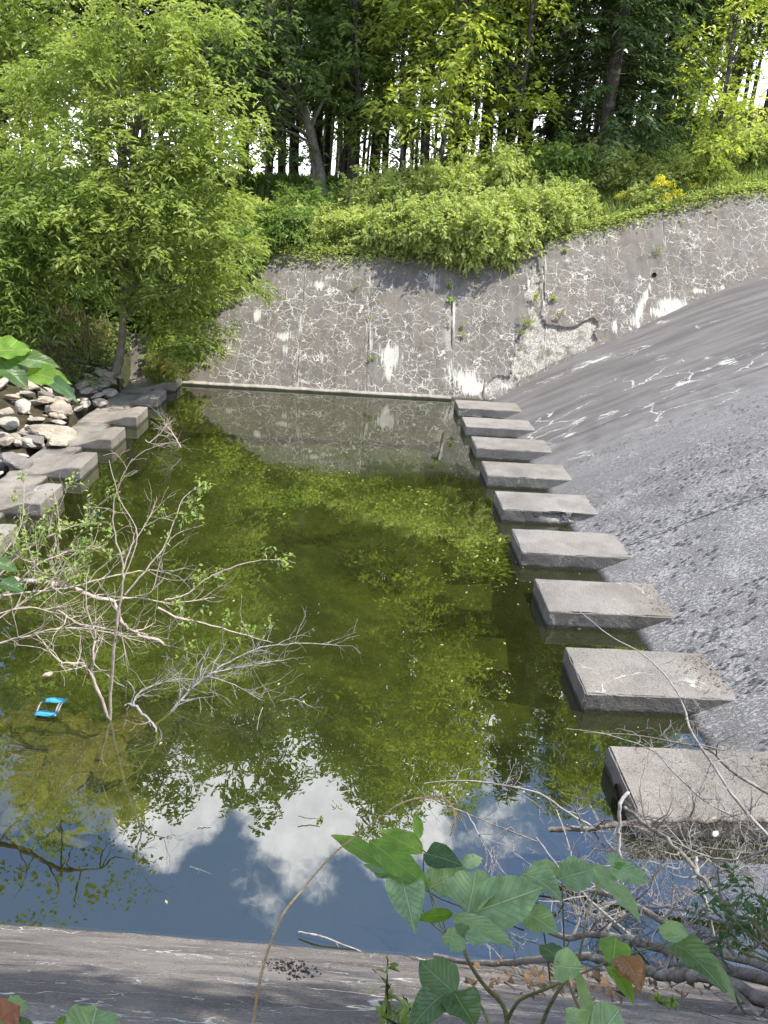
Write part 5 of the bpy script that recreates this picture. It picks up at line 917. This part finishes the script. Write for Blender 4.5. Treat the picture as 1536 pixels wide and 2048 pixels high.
# small-leaved shrub at right edge
r_ = np.random.default_rng(90); c = ond(1500, 1860, 2.1); C = np.array([ond(x, y, t) for (x, y, t) in ((1470, 1800, 2.3), (1500, 1790, 2.2), (1530, 1820, 2.1), (1490, 1830, 2.2), (1460, 1870, 2.2), (1530, 1870, 2.), (1440, 1850, 2.3), (1545, 1780, 2.2), (1450, 1790, 2.4))])-c
V, Fc, ti = sprays(C, np.full(len(C), .08), 5, 8, .024, r_, .8, .2, .4); a = Acc()
for q in C: P, R_ = smooth_path([ond(1600, 1950, 1.9)-c, q*.5+r_.normal(size=3)*.02, q], [.003, .002, .001], 3); tube(a, P, R_, 4)
o = empty('small_leaved_shrub', c, 'fine-leaved green shrub at the right edge over the limbs', 'shrub'); ob('stems', a.mesh('stems', B_stem), o); ob('foliage', mesh('foliage', V, Fc, leafmat('fine shrub leaves', (.05, .11, .035), (.12, .20, .07)), False, {'tint': ti}), o)

# soil crumbs on the near slab
sp_ = []; 
for i in range(420):
    cx, cy = random.choice(((410, 1930), (500, 1935), (560, 1932), (565, 1938), (540, 1930), (480, 1950), (600, 1950), (450, 1925))); px = random.gauss(cx, 26); py = random.gauss(cy, 7)
    d = ray(px, py); n_ = np.array([0, SN, CS]); t_ = np.dot(np.array([0, ynear(0), 0])-CAM, n_)/np.dot(d, n_); sp_.append(CAM+d*t_+n_*.008)
a = Acc(); 
for p in sp_:
    s_ = random.uniform(.003, .010); q = np.array([(1, 0, 0), (-.4, .9, 0), (-.5, -.8, 0), (0, 0, .9), (0, 0, -.6)])*s_*RNG.uniform(.6, 1.4, (5, 3)); a.add(q+p, [[0, 1, 3], [1, 2, 3], [2, 0, 3], [1, 0, 4], [2, 1, 4], [0, 2, 4]])
tag(ob('soil_crumbs', a.mesh('soil', m_soil)), kind='stuff')
# leaf litter on the slab and blocks
a = Acc(); m_lit = simple('leaf litter', (.22, .13, .07), (.12, .08, .045), 50)
for i in range(700):
    k = random.random()
    if k < .45:
        px = random.gauss(1200, 170); py = random.gauss(1965, 22); d = ray(px, py); n_ = np.array([0, SN, CS]); t_ = np.dot(np.array([0, ynear(0), 0])-CAM, n_)/np.dot(d, n_); p = CAM+d*t_+n_*.012; s_ = random.uniform(.008, .03)
    else: x_ = random.gauss(3.35, .10); j = random.choice((0, 0, 1, 1, 2)); y_ = 4.92+1.465*j-random.uniform(.05, .7); p = np.array([x_, y_, max(.2, float(chute_z(x_)))+.012]); s_ = random.uniform(.005, .022)
    q = unit(4)*s_*[1, 1, .35]; a.add(q+p, [[0, 1, 2], [0, 2, 3]])
tag(ob('leaf_litter', a.mesh('litter', m_lit)), kind='stuff')
# flaked crust on the chute
n_ = 9000; x = RNG.uniform(3.3, 9, n_); y = RNG.uniform(2.5, 12.5, n_); k = fbm(np.stack([x*.8, y*2.4, x*0], -1), 4) > .02; x, y = x[k], y[k]; z = chute_z(x)+.012; n_ = len(x)
sz = RNG.uniform(.006, .022, n_)*(1-.4*sm(y, 8, 12)); sl_ = (chute_z(x+.1)-chute_z(x-.1))/.2
dx = np.stack([np.ones(n_), 0*x, sl_], 1)*(sz*1.9)[:, None]; dy = np.stack([0*x+.25, np.ones(n_), .25*sl_], 1)*(sz*.6)[:, None]; c = np.stack([x, y, z], 1); upv = np.stack([-sl_, 0*x, 1+0*x], 1)*(sz*.7)[:, None]
V = np.stack([c-dx+RNG.normal(size=c.shape)*.002, c-dy, c+dx, c+dy+upv*RNG.random((n_, 1)), ], 1).reshape(-1, 3)
tag(ob('crust_flakes', mesh('flakes', V, np.arange(4*n_).reshape(n_, 4), simple('dark crust', (.06, .058, .062), (.10, .10, .105), 20))), kind='stuff')

# ------------------------------------------------------------ blue litter
m_blue = bpy.data.materials.new('glossy blue plastic'); m_blue.use_nodes = True; bb = m_blue.node_tree.nodes['Principled BSDF']; bb.inputs['Base Color'].default_value = (.05, .28, .45, 1); bb.inputs['Roughness'].default_value = .3
m_clear = bpy.data.materials.new('clear plastic'); m_clear.use_nodes = True; t = NT(m_clear.node_tree); t.n.clear()
t.node('ShaderNodeOutputMaterial', {0: t.node('ShaderNodeMixShader', {0: .55, 1: t.node('ShaderNodeBsdfTransparent', {0: (.9, .93, .95)}).outputs[0], 2: t.node('ShaderNodeBsdfPrincipled', {'Base Color': (.7, .72, .74, 1), 'Roughness': .15}).outputs[0]}).outputs[0]})
c = onz(100, 1410, .02); root = empty('blue_plastic_litter', c, 'crumpled clear plastic wrapper with two bright blue strips floating in the shallows', 'litter')
def strip(p0, p1, wy, name, mat):
    p0 = np.array(p0)-c; p1 = np.array(p1)-c; n = 9; t_ = np.linspace(0, 1, n); V = []
    for q in t_: m_ = p0*(1-q)+p1*q; V += [m_+[0, -wy, .003*math.sin(q*9)], m_+[0, 0, .009+.004*math.sin(q*7)], m_+[0, wy, .006*math.sin(q*5)]]
    o = ob(name, mesh(name, V, grid(n, 3), mat, True), root); so_ = o.modifiers.new('thickness', 'SOLIDIFY'); so_.thickness = .003; return o
s1 = strip(onz(91, 1400, .03), onz(134, 1401, .03), .032, 'blue_strip', m_blue); s2 = strip(onz(70, 1426, .03), onz(114, 1428, .03), .032, 'blue_strip', m_blue)
for (x0, y0, x1, y1) in ((92, 1402, 74, 1424), (134, 1403, 116, 1426), (128, 1405, 112, 1424)):
    p0 = onz(x0, y0, .03)-c; p1 = onz(x1, y1, .03)-c; n = 9; V = []
    for q in np.linspace(0, 1, n): m_ = p0*(1-q)+p1*q+np.array([0, 0, .035*math.sin(q*math.pi)]); V += [m_+[-.008, 0, 0], m_+[.008, 0, .01]]
    ob('clear_band', mesh('clear_band', V, grid(n, 2), m_clear, True), root)
# small blobs: pale knot of wood, pale scrap, pale blob as painted reflection
for (px, py, r, lab) in ((92, 1350, .035, 'pale knotty piece of wood floating above the blue litter'), (1510, 1838, .025, 'white crumpled scrap caught behind the right-edge shrub'), (1430, 1668, .016, 'whitish blob standing in for a pale reflection below the nearest block')):
    P = onz(px, py, .03) if px < 1000 else ond(px, py, 2.6 if px > 1500 else 4.1); o = ob('debris_scrap', rv[0 if px > 1000 else 1], None, P); o.scale = (r*1.6, r, r); o.rotation_euler = (0, 0, 1); tag(o, lab, 'debris')

# ------------------------------------------------------------ trees beside the camera: their shade and the overhanging branch seen mirrored in the pond
def shade(x, y, z0, trunk_h, blobs, label, seed, L=.16, per=1., lm=None, base=None):
    b = np.array([x, y, z0]); r = np.random.default_rng(seed); bl = [(np.array(c)-b, rr_, k) for (c, rr_, k) in blobs]
    return tree('overhanging_tree', b, [(0, 0, -.3), (0, .05, trunk_h*.5), (.1, .2, trunk_h)], [.18, .14, .06], bl, L, lm or L_mid, B_grey, label, nsp=7, nl=8, crad=.55, flat=.45, rng=r, thick=.05)
shade(4.6, -2.2, 2.9, 6, [((4.0, -.6, 8.6), (3.0, 1.5, 1.3), 110), ((1.6, -.7, 8.0), (2.4, 1.4, 1.0), 80), ((6.2, -.4, 9.5), (2.2, 1.8, 1.3), 70), ((4.6, .2, 9.2), (3.0, 1.0, 1.), 80), ((2.4, -.1, 7.4), (2.6, 1.0, .8), 70), ((6.4, .6, 8.6), (1.6, 1.2, 1.), 40)], 'leafy tree standing behind the camera on the right that shades the near slab', 91)
# branch above the left of the pond
bb_ = np.array([-10.2, 9., 1.2])
cl_ = []
for (px, py, Lp) in ((60, 1640, 15), (150, 1680, 15.5), (230, 1670, 16), (40, 1730, 14.5), (120, 1740, 15), (200, 1740, 15.5), (260, 1720, 16), (90, 1800, 14.5), (160, 1810, 15), (30, 1800, 14), (220, 1690, 15.5), (-60, 1700, 14.5), (10, 1600, 15), (100, 1590, 16)):
    P = CAM+ray(px, py)*Lp; P[2] = -P[2]; cl_.append(P)
cl_ = np.array(cl_); r_ = np.random.default_rng(92); a = Acc(); trk, tr_ = smooth_path([(0, 0, -.4), (.3, .1, 3), (.9, .3, 6), (1.2, .4, 8.5)], [.17, .14, .11, .08], 4); tube(a, trk, tr_, 8, .05)
main, mr = smooth_path([trk[-3], cl_[11]-bb_, cl_[4]-bb_, cl_[5]-bb_], [.06, .045, .025, .01], 5); tube(a, main, mr, 6)
for q in cl_-bb_:
    s0 = main[np.argmin(np.linalg.norm(main-q, axis=1))]; P, R_ = smooth_path([s0, (s0+q)/2+r_.normal(size=3)*.15, q], [.014, .009, .004], 3); tube(a, P, R_, 4)
V, Fc, ti = sprays(cl_-bb_, np.full(len(cl_), .95), 9, 6, .085, r_, .7, .3, .7)
top_c = shell((1.2, .6, 10.), (2.2, 2.2, 1.6), 70, r_); V2, F2, t2 = sprays(top_c, np.full(70, .6), 7, 7, .14, r_)
o = empty('overhanging_tree', bb_, 'left bank tree whose sparse overhanging branch is mirrored in the near water', 'tree'); ob('trunk', a.mesh('trunk', B_dark, True), o)
ob('crown', mesh('crown', np.concatenate([V, V2]), np.concatenate([Fc, F2+len(V)]), L_dark, False, {'tint': np.concatenate([ti, t2])}), o)
